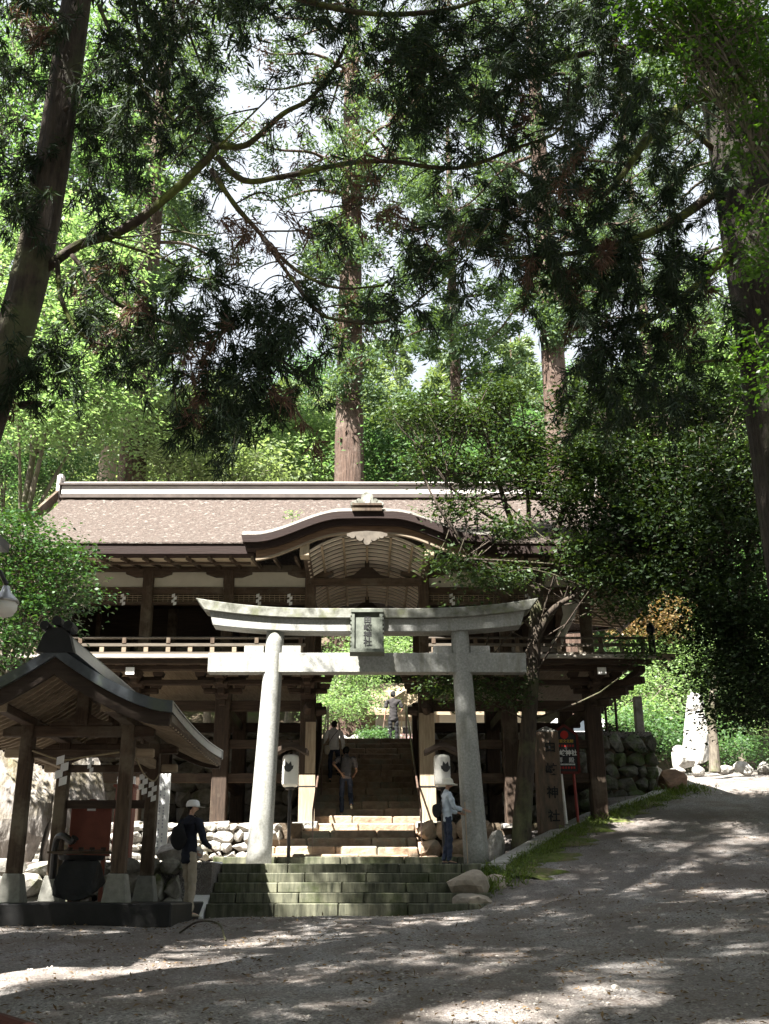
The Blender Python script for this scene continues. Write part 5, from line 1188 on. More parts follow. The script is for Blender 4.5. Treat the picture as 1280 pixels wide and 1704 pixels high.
pack(xf1, O1, (-.01, -.115, .69), (.20, .13, .27), 'black backpack worn by the man in the white cap', 'cloth_black', strap=[(.07, -.08, .78), (.085, -.03, .855), (.09, .06, .80), (.1, .065, .7)])
# woman in the pale hat beside the right torii post, facing right, stick in hand
pw, xf2 = person((1.46, 19.85, .762), 78, 'woman in pale sun hat, light blue shirt and dark jeans by the torii', 1.53, 'cloth_blue_white', 'cloth_denim',
   stand(relb=(.12, .05, .65), rwri=(.09, .17, .63), lelb=(-.13, .03, .64), lwri=(-.1, .17, .6), rgrip=1, look=(.1, 1, -.15), head=(0, .02, .922), lank=(-.05, -.05, .045), ltoe=(-.055, .04, .018)), hatkind='hat', build=.96)
O2 = WLOC[pw.name]
pack(xf2, O2, (.0, -.125, .63), (.17, .12, .2), 'dark shoulder bag on the back of the woman in the hat', 'cloth_black', 'shoulder_bag', strap=[(-.03, -.08, .7), (-.06, -.02, .85), (.02, .06, .8), (.08, .05, .66)])
q = MB(); h = xf2(Vector((.09, .2, .63))) + O2; q.tube([(h.x + .01, h.y, .765), (h.x - .01, h.y, h.z + .13)], .011, 8); o = q.build('walking_stick', 'wood_pale_z', None, loc=(h.x, h.y, .765)); tag(o, 'thin wooden walking stick held by the woman in the hat', 'walking stick')
# woman in white climbing at the left handrail
def stair_z(y): return 1.66 + .177 * max(0, math.floor((y - 22.8) / .38 + 1e-6)) if y > 22.8 else 1.5
def climb(**k):
    J = stand(pel=(0, .0, .51), neck=(0, .09, .80), head=(0, .13, .875), lsho=(-.1, .075, .765), rsho=(.1, .075, .765), lelb=(-.14, .02, .62), relb=(.14, .06, .6), lwri=(-.12, .13, .55), rwri=(.13, .17, .51),
              lhip=(-.052, 0, .49), rhip=(.052, 0, .49), lknee=(-.055, .06, .29), rknee=(.055, .16, .39), lank=(-.055, -.02, .045), rank=(.055, .15, .165), ltoe=(-.055, .07, .018), rtoe=(.06, .24, .14)); J.update(k); return J
y3 = 25.25; p3_, xf3 = person((-.78, y3, stair_z(y3)), 0, 'woman in white top climbing beside the left handrail', 1.55, 'cloth_white', 'cloth_denim', climb(lelb=(-.15, .02, .63), lwri=(-.165, .13, .6)), build=1.05)
O3 = WLOC[p3_.name]
pack(xf3, O3, (-.10, -.075, .49), (.11, .08, .17), 'beige shoulder bag hanging at the hip of the woman in white', 'cloth_cream', 'shoulder_bag', strap=[(-.10, -.07, .55), (-.02, -.045, .68), (.07, .03, .80), (.085, .1, .80)])
# man in grey climbing behind her, right heel lifted, hand on his thigh
y4 = 23.55; p4_, xf4 = person((-.46, y4, stair_z(y4)), 0, 'bent man in grey shirt and dark jeans climbing the stairs', 1.66, 'cloth_grey', 'cloth_denim',
   climb(neck=(0, .13, .79), head=(0, .19, .855), lsho=(-.1, .11, .755), rsho=(.1, .11, .755), lelb=(-.17, .0, .68), lwri=(-.07, -.04, .56), relb=(.14, .12, .6), rwri=(.1, .2, .55), rknee=(.06, .06, .29), rank=(.07, -.12, .15), rtoe=(.075, -.06, .10)), sleeves='short', shoe='cloth_cream', build=1.05)
q = MB(); O4 = WLOC[p4_.name]; q.tube([xf4(Vector(v)) + O4 for v in ((-.085, -.02, .52), (-.075, .03, .66), (-.06, .07, .80), (-.05, .15, .80))], .012, 6); o = q.build('bag_strap', 'cloth_black', None, loc=O4 + Vector((0, 0, .9))); tag(o, 'dark bag strap across the left shoulder of the bent man', 'strap')
# man standing at the top, arms forward, seen from behind
p5_, xf5 = person((.75, 30.2, 4.14), -4, 'dark haired man in taupe shirt standing at the top of the stairs', 1.64, 'cloth_taupe', 'cloth_black',
   stand(relb=(.16, -.01, .65), rwri=(.1, .11, .6), lelb=(-.14, -.03, .64), lwri=(-.15, .0, .5), lank=(-.06, 0, .045), rank=(.06, .0, .045)), sleeves='short', coat=True, build=1.08)
q = MB(); h = xf5(Vector((-.155, .01, .46))) + WLOC[p5_.name]; q.tube([(h.x - .03, h.y - .05, h.z - .2), (h.x + .0, h.y, h.z + .08)], .02, 8); o = q.build('umbrella', 'wood_z', None, loc=h); tag(o, 'folded brown umbrella held by the man at the top of the stairs', 'umbrella')

# ------------------------------------------------------------------ TREES
def rnd_unit(n): return unit(RNG.normal(size=(n, 3)))
def trunk_mesh(mb, pts, rads, n=16, wob=.05, flute=0.0, seed=0):
    """tapered trunk with shallow flutes and wandering girth"""
    rg = random.Random(seed); pts = curve_pts(pts, 5); m = len(pts); ra = np.interp(np.linspace(0, 1, m), np.linspace(0, 1, len(rads)), rads)
    ph = [rg.uniform(0, 6.28) for _ in range(3)]; vs = []
    for i, p in enumerate(pts):
        d = (pts[min(i + 1, m - 1)] - pts[max(i - 1, 0)]).normalized(); ref = Vector((0, 1, 0)) if abs(d.y) < .9 else Vector((1, 0, 0)); x = d.cross(ref).normalized(); y = x.cross(d)
        for k in range(n):
            a = 2 * math.pi * k / n; r = ra[i] * (1 + flute * (math.sin(a * 5 + ph[0]) * .5 + math.sin(a * 9 + ph[1] + i * .15) * .5) + rg.uniform(-wob, wob) * .5)
            vs.append(p + x * math.cos(a) * r + y * math.sin(a) * r)
    fs = [(i * n + k, i * n + (k + 1) % n, (i + 1) * n + (k + 1) % n, (i + 1) * n + k) for i in range(m - 1) for k in range(n)] + [tuple(range((m - 1) * n, m * n))]
    mb.add(vs, fs)
def tree_root(name, loc, label, cat='tree', group=None): return thing(name, loc, label, cat, group)

def cedar(name, label, base, H, r0, z0, z1, limb, seed, nl=70, tuftn=40, L=.27, Wd=.075, per=11, m='needle_far', bark='bark_cedar', group=None, azi=None, droop=.15, lean=(0, 0), extra=(), spread=.75, off=.45, brown=0.0):
    """giant cedar: straight fluted trunk, drooping limbs, foliage in bunched tufts toward the limb ends"""
    rg = random.Random(seed); b = Vector(base); t_ = tree_root(name, base, label, group=group)
    def ax(z): return b + Vector((lean[0] * (z - b.z), lean[1] * (z - b.z), z - b.z))
    def rad(z): f = min(1, max(0, (z - b.z) / H)); return max(.05, r0 * (1 - f) ** .8) * (1 + .35 * max(0, 1 - (z - b.z) / 2.0) ** 2)
    tm = MB(); zs = [b.z - .4, b.z + .5, b.z + 1.5] + [b.z + H * f for f in (.1, .2, .3, .4, .5, .6, .7, .8, .9, 1)]
    trunk_mesh(tm, [ax(z) for z in zs], [rad(z) for z in np.linspace(b.z - .4, b.z + H, 30)] if 0 else [rad(z) for z in zs], 22, .04, .05, seed)
    lf = Leaves(); lb = Leaves()
    def bunch(p, d, s=1.0):
        if lf.count() > 220000: return
        k = int(tuftn * s); nb = lb if rg.random() < brown else lf
        nb.tuft(p, d, k, L, Wd, spread=.9, droop=.05, rad=off * s * .42)
    for i in range(nl):
        z = lerp(z0, z1, (i + rg.random()) / nl); a = azi(rg) if azi else rg.uniform(0, 6.283); ln = limb(z) * rg.uniform(.65, 1.15)
        d = Vector((math.cos(a), math.sin(a), 0)); p0 = ax(z); dr = droop * rg.uniform(.3, 1.5)
        pts = [p0, p0 + d * ln * .35 + Vector((0, 0, ln * .06)), p0 + d * ln * .7 + Vector((0, 0, -ln * dr * .45)), p0 + d * ln + Vector((0, 0, -ln * dr * .8 + ln * .08))]
        cp = curve_pts(pts, 4); r_ = max(.03, min(rad(z) * .28, .014 * ln + .02)); tm.tube(cp, [lerp(r_, r_ * .2, k / (len(cp) - 1)) for k in range(len(cp))], 5, wob=.15)
        for k in range(per):
            f = lerp(.38, 1.05, (k + rg.random()) / per); q = cp[min(len(cp) - 1, int(f * (len(cp) - 1)))]
            side = Vector((-d.y, d.x, 0)) * rg.gauss(0, .16) * ln * (.5 + f * .5)
            bunch(np.array(q + side + Vector((0, 0, rg.gauss(0, .12 * ln * .5)))), np.array((d + side.normalized() * .5 + Vector((0, 0, .15))).normalized()), rg.uniform(.7, 1.35))
    for (p, s) in extra:
        for k in range(max(1, int(s * 14))):
            q = Vector(p) + Vector((rg.gauss(0, .35 * s), rg.gauss(0, .35 * s), rg.gauss(0, .3 * s))); bunch(np.array(q), np.array((q - ax(q.z)).normalized()), 1.0)
    tm.build('trunk', bark, t_, smooth=True); lf.build('crown', m, t_)
    if lb.c: lb.build('dead_foliage', 'needle_brown', t_)
    return t_

def broadleaf(name, label, base, stems, blobs, n, leaf, m, bark='bark_grey', clump=.5, per=40, group=None, seed=0, flat=.45, wide=.5, twigs=.5, cat='tree', updown=.8, shell=.5):
    """tree or shrub: stems are lists of (points, r0, r1); blobs are ellipsoids (centre, radii) filled with leaf sprays"""
    rg = random.Random(seed); t_ = tree_root(name, base, label, cat, group); tm = MB(); ends = []
    for pts, r0, r1 in stems:
        cp = curve_pts(pts, 5); trunk_mesh(tm, pts, [r0, lerp(r0, r1, .5), r1], 10 if r0 > .05 else 6, .06, .03, seed); ends += cp[len(cp) // 2:]
    lf = Leaves(); vol = [r[0] * r[1] * r[2] for c, r in blobs]; tot = sum(v ** .67 for v in vol)
    for (c, r), v in zip(blobs, vol):
        k = max(1, int(n / per * v ** .67 / tot))
        for i in range(k):
            u = Vector((rg.gauss(0, 1), rg.gauss(0, 1), rg.gauss(0, 1))).normalized(); f = lerp(shell, 1, rg.random() ** .6)
            p = Vector(c) + Vector((u.x * r[0], u.y * r[1], u.z * r[2])) * f
            lf.clump(np.array(p), max(3, int(per * rg.uniform(.6, 1.4))), clump * rg.uniform(.7, 1.3), leaf, flat, wide=wide, updown=updown)
            if ends and rg.random() < twigs:
                e = min(rg.sample(ends, min(len(ends), 6)), key=lambda q: (q - p).length); mid = e.lerp(p, .55) + Vector((rg.gauss(0, .12), rg.gauss(0, .12), rg.gauss(.05, .1))) * (e - p).length * .5
                w = .006 + .007 * (e - p).length; tm.tube(curve_pts([e, mid, p], 3), [w, w * .85, w * .8, w * .7, w * .6, w * .5, w * .35], 5)
    if tm.v: tm.build('trunk', bark, t_, smooth=True)
    lf.build('crown', m, t_); return t_

# --- the three giant cedars behind the hall
def jit(s): return random.uniform(-s, s)
cedar('cedar_tree', 'giant straight cedar rising behind the middle of the hall roof', (-.65, 36, 4.1), 46, .68, 20.5, 47, lambda z: 4.6 if z > 26 else 2.6, 1, nl=62, extra=[(P(u, v, 35.2), s) for u, v, s in ((590, 610, 1.2), (560, 640, .7), (620, 650, .8), (585, 500, 1.0), (620, 520, .7), (560, 555, .7), (660, 480, .7), (600, 320, 1.1), (610, 420, .6), (590, 240, 1.2), (615, 170, 1.2), (595, 90, 1.3), (610, 20, 1.3), (560, 300, .9), (640, 270, 1.0), (545, 130, .9), (690, 180, 1.2), (700, 320, 1.0), (720, 70, 1.3), (640, 370, .8), (570, 380, .8))], tuftn=44, brown=.06)
cedar('cedar_tree', 'giant cedar behind the right part of the hall with bare reddish lower trunk', (7.55, 38, 4.1), 46, .66, 23, 47, lambda z: 5.0, 2, nl=62, extra=[(P(u, v, 37), s) for u, v, s in ((930, 500, 1.6), (905, 530, 1.1), (960, 520, 1.0), (930, 560, .8), (870, 500, .9), (900, 470, .8))], tuftn=44)
cedar('cedar_tree', 'tall cedar behind the left end of the hall roof, half hidden by branches', (-8.2, 34, 4.1), 42, .60, 22.5, 42, lambda z: 4.2, 3, nl=52, extra=[(P(u, v, 33), s) for u, v, s in ((265, 480, .9), (240, 500, .7), (310, 240, 1.3), (320, 120, 1.4), (290, 330, 1.0))], tuftn=44)
cedar('cedar_tree', 'slimmer cedar deep behind, between the two giant cedars', (4.4, 47, 6.5), 40, .42, 22, 45, lambda z: 3.6, 4, nl=50, tuftn=46, L=.4, Wd=.11)
cedar('cedar_tree', 'slender cedar deep behind the leafy tree on the right', (13.5, 45, 6), 38, .45, 14, 42, lambda z: 4.2, 5, nl=56, tuftn=46, L=.4, Wd=.11)
cedar('cedar_tree', 'pale trunked tree far behind the left half of the roof', (-11.2, 42, 5), 34, .55, 18, 38, lambda z: 4.0, 6, nl=46, tuftn=46, L=.4, Wd=.11, bark='bark_pale') if 'bark_pale' in MATS else (mat('bark_pale', (.48, .38, .31), (.30, .22, .17), 5, (3, 3, .3), bump=.8, dist=.06), cedar('cedar_tree', 'pale trunked tree far behind the left half of the roof', (-11.2, 42, 5), 34, .55, 18, 38, lambda z: 4.0, 6, nl=46, tuftn=46, L=.4, Wd=.11, bark='bark_pale'))

# --- wooded hillside: individual trees on shared crowns, conifers and broadleaves
protos = []
for k in range(3):
    b = (300 + 20 * k, -300, 0)
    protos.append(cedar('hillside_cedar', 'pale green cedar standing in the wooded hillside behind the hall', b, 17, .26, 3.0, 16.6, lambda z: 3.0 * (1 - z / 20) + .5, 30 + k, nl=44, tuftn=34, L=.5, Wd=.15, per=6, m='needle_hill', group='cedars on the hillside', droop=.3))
for k in range(4):
    b = Vector((400 + 20 * k, -300, 0)); rg = random.Random(50 + k)
    st = [([b + Vector((0, 0, -.6)), b + Vector((.2, .1, 3)), b + Vector((.1, .3, 7))], .2, .08)]
    bl = [((b.x + rg.gauss(0, 1.5), b.y + rg.gauss(0, 1.5), b.z + rg.uniform(4.5, 10.5)), (rg.uniform(1.5, 2.3), rg.uniform(1.5, 2.3), rg.uniform(1.0, 1.6))) for _ in range(7)]
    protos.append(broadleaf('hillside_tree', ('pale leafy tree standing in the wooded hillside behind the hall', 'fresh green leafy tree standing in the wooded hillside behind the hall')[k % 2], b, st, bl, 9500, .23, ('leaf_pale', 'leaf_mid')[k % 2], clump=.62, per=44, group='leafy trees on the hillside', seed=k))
rg = random.Random(77); used = [0] * 7
spots = []
for row, y in enumerate((46, 51, 57, 64, 72, 81, 91, 102)):
    x = -.42 * y - 4
    while x < .46 * y + 4:
        spots.append((x + rg.uniform(-1, 1), y + rg.uniform(-2, 2))); x += rg.uniform(3.6, 5.2) + row * .3
for (x, y) in spots:
    if abs(x + .6 * 1.0) < 1.2 and y < 48: continue
    c = rg.random(); i = rg.randrange(3) if c < .52 else 3 + rg.randrange(4)
    if y < 50 and i < 3: i = 3 + rg.randrange(4)
    s = rg.uniform(.75, 1.2) * (1 if i < 3 else rg.uniform(.8, 1.25)); loc = (x, y, hill_z(x, y) - .2)
    if used[i] == 0: o = protos[i]; o.location = loc; o.rotation_euler = (0, 0, rg.uniform(0, 6)); o.scale = (s, s, s)
    else: copy_thing(protos[i], loc, rz=rg.uniform(0, 6), sc=s)
    used[i] += 1

# --- broadleaf trees round the upper terrace
def blob_tree(name, label, base, h, blobs, n, leaf, m, seed, group=None, clump=.5, bark='bark_grey', r0=.16, per=40, wide=.5, flat=.45, shell=.45):
    b = Vector(base); top = Vector(blobs[0][0]); rg = random.Random(seed)
    st = [([b + Vector((0, 0, -.3)), b.lerp(top, .4) + Vector((rg.gauss(0, .15), rg.gauss(0, .15), 0)), top], r0, r0 * .3)]
    for c, r in blobs[1:]:
        f = rg.uniform(.3, .6); s = b.lerp(top, f); c = Vector(c); st.append(([s, s.lerp(c, .5) + Vector((0, 0, .2)), c], r0 * .45, r0 * .12))
    return broadleaf(name, label, base, st, blobs, n, leaf, m, bark, clump, per, group, seed, flat, wide, .35, shell=shell)
def B(u, v, Y, rx, ry, rz): return (P(u, v, Y), (rx, ry, rz))
blob_tree('maple_tree', 'sunlit bright maple behind the left end of the roof', (-9.6, 27, 4.1), 14, [B(110, 470, 28, 2.6, 2.2, 1.5), B(40, 560, 27, 2.2, 2, 1.2), B(160, 590, 28, 1.5, 2, 1.0), B(100, 640, 27, 2.2, 2, 1.0), B(60, 400, 28, 2.0, 2, 1.2), B(150, 400, 29, 1.2, 1.6, 1.2), B(30, 690, 26, 1.8, 2, .9), B(150, 700, 28, 1.6, 1.6, .8)], 26000, .17, 'leaf_bright', 101, clump=.5)
blob_tree('maple_tree', 'shaded green maple low behind the left roof end', (-11.5, 31, 4.1), 9, [B(60, 750, 31, 1.9, 1.5, 1.1), B(10, 790, 31, 1.7, 1.3, 1.1), B(120, 790, 31.5, 1.5, 1.3, .8), B(0, 720, 31, 1.6, 1.4, 1.0)], 12000, .13, 'leaf_mid', 102, clump=.4)
blob_tree('broadleaf_tree', 'pale green tree directly behind the left half of the ridge', (-6.0, 33, 4.1), 12, [B(320, 760, 33, 2.0, 1.6, 1.3), B(270, 720, 34, 1.6, 1.5, 1.3), B(400, 780, 33, 1.8, 1.6, .9), B(340, 690, 35, 1.6, 1.5, 1.0)], 13000, .18, 'leaf_pale', 103, clump=.45)
blob_tree('broadleaf_tree', 'bright pale green tree just left of the central cedar trunk', (-3.2, 39, 4.1), 12, [B(500, 770, 39, 2.3, 1.6, 1.2), B(450, 750, 40, 2.0, 1.6, 1.2), B(530, 730, 40, 1.6, 1.6, 1.1), B(480, 700, 41, 1.7, 1.6, .9)], 13000, .2, 'leaf_bright', 104, clump=.45)
blob_tree('broadleaf_tree', 'green tree just right of the central cedar trunk behind the ridge', (2.2, 37, 4.1), 12, [B(650, 780, 37, 1.9, 1.6, 1.3), B(700, 760, 38, 2.0, 1.6, 1.2), B(640, 730, 38, 1.5, 1.5, 1.0), B(760, 790, 37, 1.8, 1.6, 1.0)], 13000, .18, 'leaf_mid', 105, clump=.45)
blob_tree('maple_tree', 'fresh yellow green maple seen through the gateway at the left', (-1.9, 33.5, 4.1), 6, [B(565, 1150, 33, 1.1, 1.2, .45), B(600, 1130, 34, .9, 1.0, .4), B(545, 1180, 32, .8, .9, .4), B(620, 1165, 34, .6, .8, .35), B(590, 1185, 33, .7, .8, .25), B(570, 1110, 34, 1.2, 1.2, .5), B(610, 1070, 35, 1.3, 1.2, .7), B(660, 1075, 36, 1.2, 1.2, .6)], 13000, .10, 'leaf_bright', 106, clump=.28, r0=.07)
blob_tree('broadleaf_tree', 'dark green tree behind the shrine office roof', (1.2, 47, 4.1), 8, [B(650, 1130, 46, 2.0, 1.6, 1.3), B(690, 1100, 46, 1.6, 1.5, 1.3), B(640, 1090, 46, 1.5, 1.5, 1.0)], 8000, .2, 'leaf_dark', 107, clump=.5)
blob_tree('round_shrub', 'clipped round green shrub at the top of the stairs', (.2, 30.6, 4.14), .6, [((.25, 30.6, 4.45), (.55, .5, .3))], 3500, .07, 'leaf_mid', 108, clump=.12, r0=.03, shell=.6)
blob_tree('maple_tree', 'orange leaved maple beyond the right corner of the balcony', (10.8, 37, 4), 7, [B(1075, 1030, 36, 1.1, 1.1, .6), B(1105, 1050, 36, .8, .9, .45), B(1050, 1015, 36.5, 1.0, .9, .5), B(1110, 1015, 36.5, 1.0, .9, .5)], 6500, .12, 'leaf_orange', 109, clump=.34, r0=.08)
blob_tree('dark_shrub', 'dark leafy shrub on the mossy bank at the right corner of the hall', (6.2, 27.3, 4.1), 1, [B(1030, 1235, 27.2, .5, .4, .28), B(1065, 1250, 27.0, .35, .35, .22), B(1010, 1215, 27.6, .3, .3, .25)], 2600, .09, 'leaf_dark', 114, clump=.16, r0=.03)
blob_tree('maple_tree', 'sunlit layered green maple above the standing stone', (11.5, 36, 3.9), 9, [B(1150, 1090, 36, 2.3, 1.6, .5), B(1230, 1120, 36, 2.0, 1.6, .5), B(1100, 1140, 35, 1.5, 1.4, .5), B(1190, 1160, 36, 1.8, 1.5, .45), B(1200, 1060, 37, 2.2, 1.6, .5), B(1120, 1070, 37, 1.6, 1.5, .5), B(1080, 1190, 34, 1.2, 1.2, .5), B(1210, 1210, 36, 1.6, 1.4, .4)], 22000, .13, 'leaf_bright', 110, clump=.38)
blob_tree('broadleaf_tree', 'light green bushes behind the standing stone', (9.6, 34, 3.6), 3, [B(1090, 1230, 33, 1.2, 1.0, .6), B(1190, 1230, 34, 1.2, 1.0, .6), B(1060, 1210, 33, .9, .9, .7), B(1230, 1250, 33, 1.0, .8, .5), B(1130, 1225, 34, 1.1, .9, .6)], 11000, .11, 'leaf_mid', 111, clump=.3, r0=.05)
blob_tree('broadleaf_tree', 'dim green wood at the bend of the road', (15, 42, 4), 10, [B(1180, 1010, 42, 3, 2, 2), B(1260, 1080, 42, 3, 2, 2.2), B(1080, 1100, 43, 2.5, 2, 1.8), B(1240, 960, 42, 3, 2, 2)], 14000, .2, 'leaf_mid', 112, clump=.6)
blob_tree('broadleaf_tree', 'sunlit bright green tree glimpsed through the dark right foliage', (12.8, 27, 3.5), 16, [B(1190, 560, 27, 1.4, 1.6, 1.2), B(1200, 680, 27, 1.6, 1.6, 1.0), B(1150, 640, 28, 1.4, 1.5, 1.0), B(1180, 740, 27, 1.5, 1.5, .8), B(1230, 800, 27, 1.5, 1.5, .9), B(1160, 520, 28, 1.2, 1.4, 1.0), B(1250, 600, 27, 1.3, 1.4, 1.0)], 16000, .16, 'leaf_bright', 113, clump=.4)
# --- glossy camellia at the left, in front of the hall
blob_tree('camellia_tree', 'glossy dark green camellia in the sun at the left, above the pavilion', (-6.4, 17.2, -.1), 6, [B(60, 960, 17, 1.0, .9, .62), B(10, 900, 17, .8, .8, .5), B(100, 990, 17, .62, .7, .42), B(40, 1040, 16.8, .75, .7, .4), B(110, 930, 17.2, .5, .6, .34), B(-20, 980, 17, .9, .8, .8), B(35, 880, 17.2, .5, .6, .3), B(20, 1090, 16.8, .6, .6, .28)], 14000, .085, 'leaf_camellia', 120, clump=.2, per=26, r0=.07, shell=.55)
# --- leafy evergreen in the middle right, growing from the bank before the hall
SY = 21.3
def Q(u, v, Y=SY): return P(u, v, Y)
stems = [([Q(866, 1430), Q(872, 1330), Q(880, 1200), Q(888, 1090), Q(893, 1000)], .20, .12), ([Q(893, 1000), Q(872, 940), Q(855, 880), Q(835, 820), Q(815, 740), Q(800, 690)], .10, .02), ([Q(893, 1005), Q(905, 940), Q(930, 870), Q(960, 800), Q(990, 720)], .11, .03),
         ([Q(888, 1080), Q(915, 1020, 21), Q(960, 990, 20.8), Q(1020, 970, 20.5)], .09, .03), ([Q(872, 940), Q(880, 860), Q(876, 780), Q(885, 700)], .07, .015), ([Q(855, 880), Q(800, 850, 20.8), Q(740, 800, 20.5), Q(700, 740, 20.4)], .05, .012), ([Q(893, 985), Q(840, 950, 20.8), Q(780, 930, 20.4), Q(730, 945, 20.2)], .045, .012), ([Q(880, 1120), Q(800, 1110, 21), Q(740, 1140, 21)], .04, .012)]
blobs = [B(760, 700, 20.8, .75, .7, .36), B(690, 690, 20.6, .7, .7, .3), B(830, 660, 21, .7, .7, .36), B(720, 770, 20.7, .6, .6, .3), B(800, 790, 21, .62, .6, .34), B(870, 740, 21.2, .6, .6, .36), B(890, 800, 21.2, .6, .6, .36), B(760, 850, 20.7, .5, .5, .26), B(960, 760, 21, .7, .7, .45), B(950, 830, 21, .7, .7, .46), B(840, 880, 20.8, .42, .5, .24),
         B(740, 930, 20.3, .42, .4, .18), B(800, 960, 20.4, .48, .4, .17), B(850, 960, 20.6, .36, .4, .18), B(730, 1140, 21, .42, .4, .2), B(790, 1150, 21, .45, .4, .22), B(850, 1150, 20.9, .3, .4, .25), B(960, 920, 20.8, .6, .6, .4), B(1000, 960, 20.6, .5, .5, .3), B(780, 1020, 20.6, .3, .3, .07), B(1050, 1010, 20.6, .5, .45, .25), B(1075, 1080, 20.8, .28, .3, .18)]
broadleaf('evergreen_tree', 'leafy evergreen tree on the bank between torii and stone pillar', (2.97, 21.3, .96), stems, blobs, 27000, .10, 'leaf_sakaki', 'bark_dark', .24, 26, seed=130, twigs=.28, flat=.5, shell=.3)
# --- the dark trees crowding the right side
blob_tree('dark_evergreen', 'dense dark evergreen overhanging the road at the right', (9.4, 22.6, 2.2), 9, [B(1050, 780, 21, 1.2, 1.1, .7), B(1120, 860, 20.5, 1.3, 1.1, .8), B(1040, 880, 21, 1.1, 1, .75), B(1180, 780, 20.5, 1.3, 1.2, .8), B(1220, 900, 20, 1.2, 1.1, .8), B(1000, 690, 21.3, 1.1, 1, .7), B(1100, 680, 21, 1.2, 1.1, .7), B(1130, 960, 20.5, .9, .9, .5), B(1050, 960, 20.8, .8, .8, .4), B(1260, 820, 20, 1.2, 1.1, .9), B(1200, 680, 21, 1.2, 1.1, .6)], 34000, .12, 'leaf_dark', 140, clump=.30, r0=.17, bark='bark_dark', per=34)
blob_tree('dark_evergreen', 'dark drooping evergreen at the right edge above the road', (10.9, 23.2, 2.4), 5, [B(1240, 1000, 20, 1.0, 1.0, .65), B(1200, 1100, 21, .75, .8, .6), B(1260, 1130, 20, .8, .8, .7), B(1180, 1040, 21, .7, .7, .5), B(1230, 1190, 21, .7, .7, .4), B(1290, 1060, 20, .9, .9, .9)], 20000, .10, 'leaf_dark', 141, clump=.28, r0=.14, bark='bark_dark', per=34)
q = tree_root('bare_trunk', (9.9, 29, 3.3), 'short pale trunk standing under the dark evergreen at the road bend'); tm = MB(); trunk_mesh(tm, [P(1190, 1285, 29), P(1188, 1240, 29), P(1184, 1190, 29), P(1192, 1120, 29)], [.16, .13, .12, .1], 12, .06, .05, 3); tm.build('trunk', 'bark_grey', q, smooth=True)
lf = Leaves()
for k in range(30): lf.clump(np.array(P(1225 + random.gauss(0, 22), 1120 + random.gauss(0, 30), 29)), 30, .3, .11, .5)
lf.build('crown', 'leaf_dark', q)
cedar('dark_cedar', 'dark cedar with hanging boughs left of the big right trunk', (10.2, 24, 2.6), 26, .42, 9, 26, lambda z: 4.4 if z < 20 else 3.5, 8, nl=42, tuftn=40, L=.34, Wd=.045, per=7, m='needle_near', bark='bark_dark', droop=.35)
# --- near left trunk with the mossy bough, near right trunk
NY = 11.0
LT = tree_root('near_cedar', (-4.22, NY, -.3), 'near cedar trunk at the left edge with a long mossy bough'); tm = MB()
trunk_mesh(tm, [(-5.15, NY, -.4), (-4.85, NY, 2), (-4.5, NY, 4.66), (-4.05, NY, 7.58), (-3.92, NY, 11.64), (-3.82, NY, 16)], [.30, .25, .225, .215, .19, .15], 20, .04, .07, 5)
for z, a in ((5.6, .4), (6.9, 2.5), (8.9, 3.0), (9.7, 5.5), (10.4, .2)): tm.tube([(-4.0, NY, z), (-4.0 + .3 * math.cos(a), NY - .3 * abs(math.sin(a)), z - .03)], [.05, .025], 6)
tm.build('trunk', 'bark_dark', LT, smooth=True)
boughs = [([(75, 448), (130, 408), (200, 385), (270, 335), (345, 265), (365, 243), (395, 245), (420, 235), (470, 190), (515, 165), (555, 115), (575, 75)], 11.0, 10.2, .068, .018),
          ([(362, 262), (405, 300), (470, 294), (560, 275), (640, 268), (760, 280), (860, 246), (935, 212), (948, 130)], 10.5, 9.8, .04, .014),
          ([(352, 282), (390, 340), (430, 385), (475, 435), (520, 465), (570, 480), (640, 475)], 10.5, 10.4, .035, .012),
          ([(430, 385), (490, 470), (525, 515), (560, 532), (640, 535), (720, 480), (770, 430), (830, 350)], 10.4, 10.2, .024, .008),
          ([(95, 435), (103, 500), (135, 555), (190, 578), (270, 580)], 10.9, 10.5, .035, .01), ([(120, 425), (180, 495), (255, 530), (350, 553), (400, 545)], 10.9, 10.3, .03, .01),
          ([(480, -8), (560, 14), (640, 24), (740, 17), (810, -5)], 9.6, 9.4, .04, .02), ([(110, 418), (180, 380), (190, 395), (300, 385)], 10.9, 10.6, .02, .008), ([(180, 400), (270, 430), (340, 465), (420, 430)], 10.9, 10.4, .018, .006),
          ([(300, 545), (345, 620), (400, 700)], 10.3, 10.0, .012, .005), ([(285, 545), (288, 620), (300, 700), (330, 730)], 10.4, 10.3, .012, .005), ([(165, 10), (200, 90), (240, 150), (290, 200)], 10.9, 10.2, .03, .01), ([(440, 385), (520, 380), (600, 340), (640, 320)], 10.4, 10.0, .012, .004), ([(365, 243), (430, 180), (470, 140)], 10.5, 10.0, .015, .005), ([(640, 100), (720, 120), (800, 180), (840, 230)], 9.8, 9.6, .02, .007)]
for pts, ya, yb, ra, rb in boughs:
    k = len(pts); pp = [P(u, v, lerp(ya, yb, i / (k - 1))) for i, (u, v) in enumerate(pts)]; cp = curve_pts(pp, 4)
    q = MB(); q.tube(cp, [lerp(ra, rb, i / (len(cp) - 1)) for i in range(len(cp))], 8, wob=.12); q.build('bough', 'bark_moss', LT, smooth=True)
rg = random.Random(22)
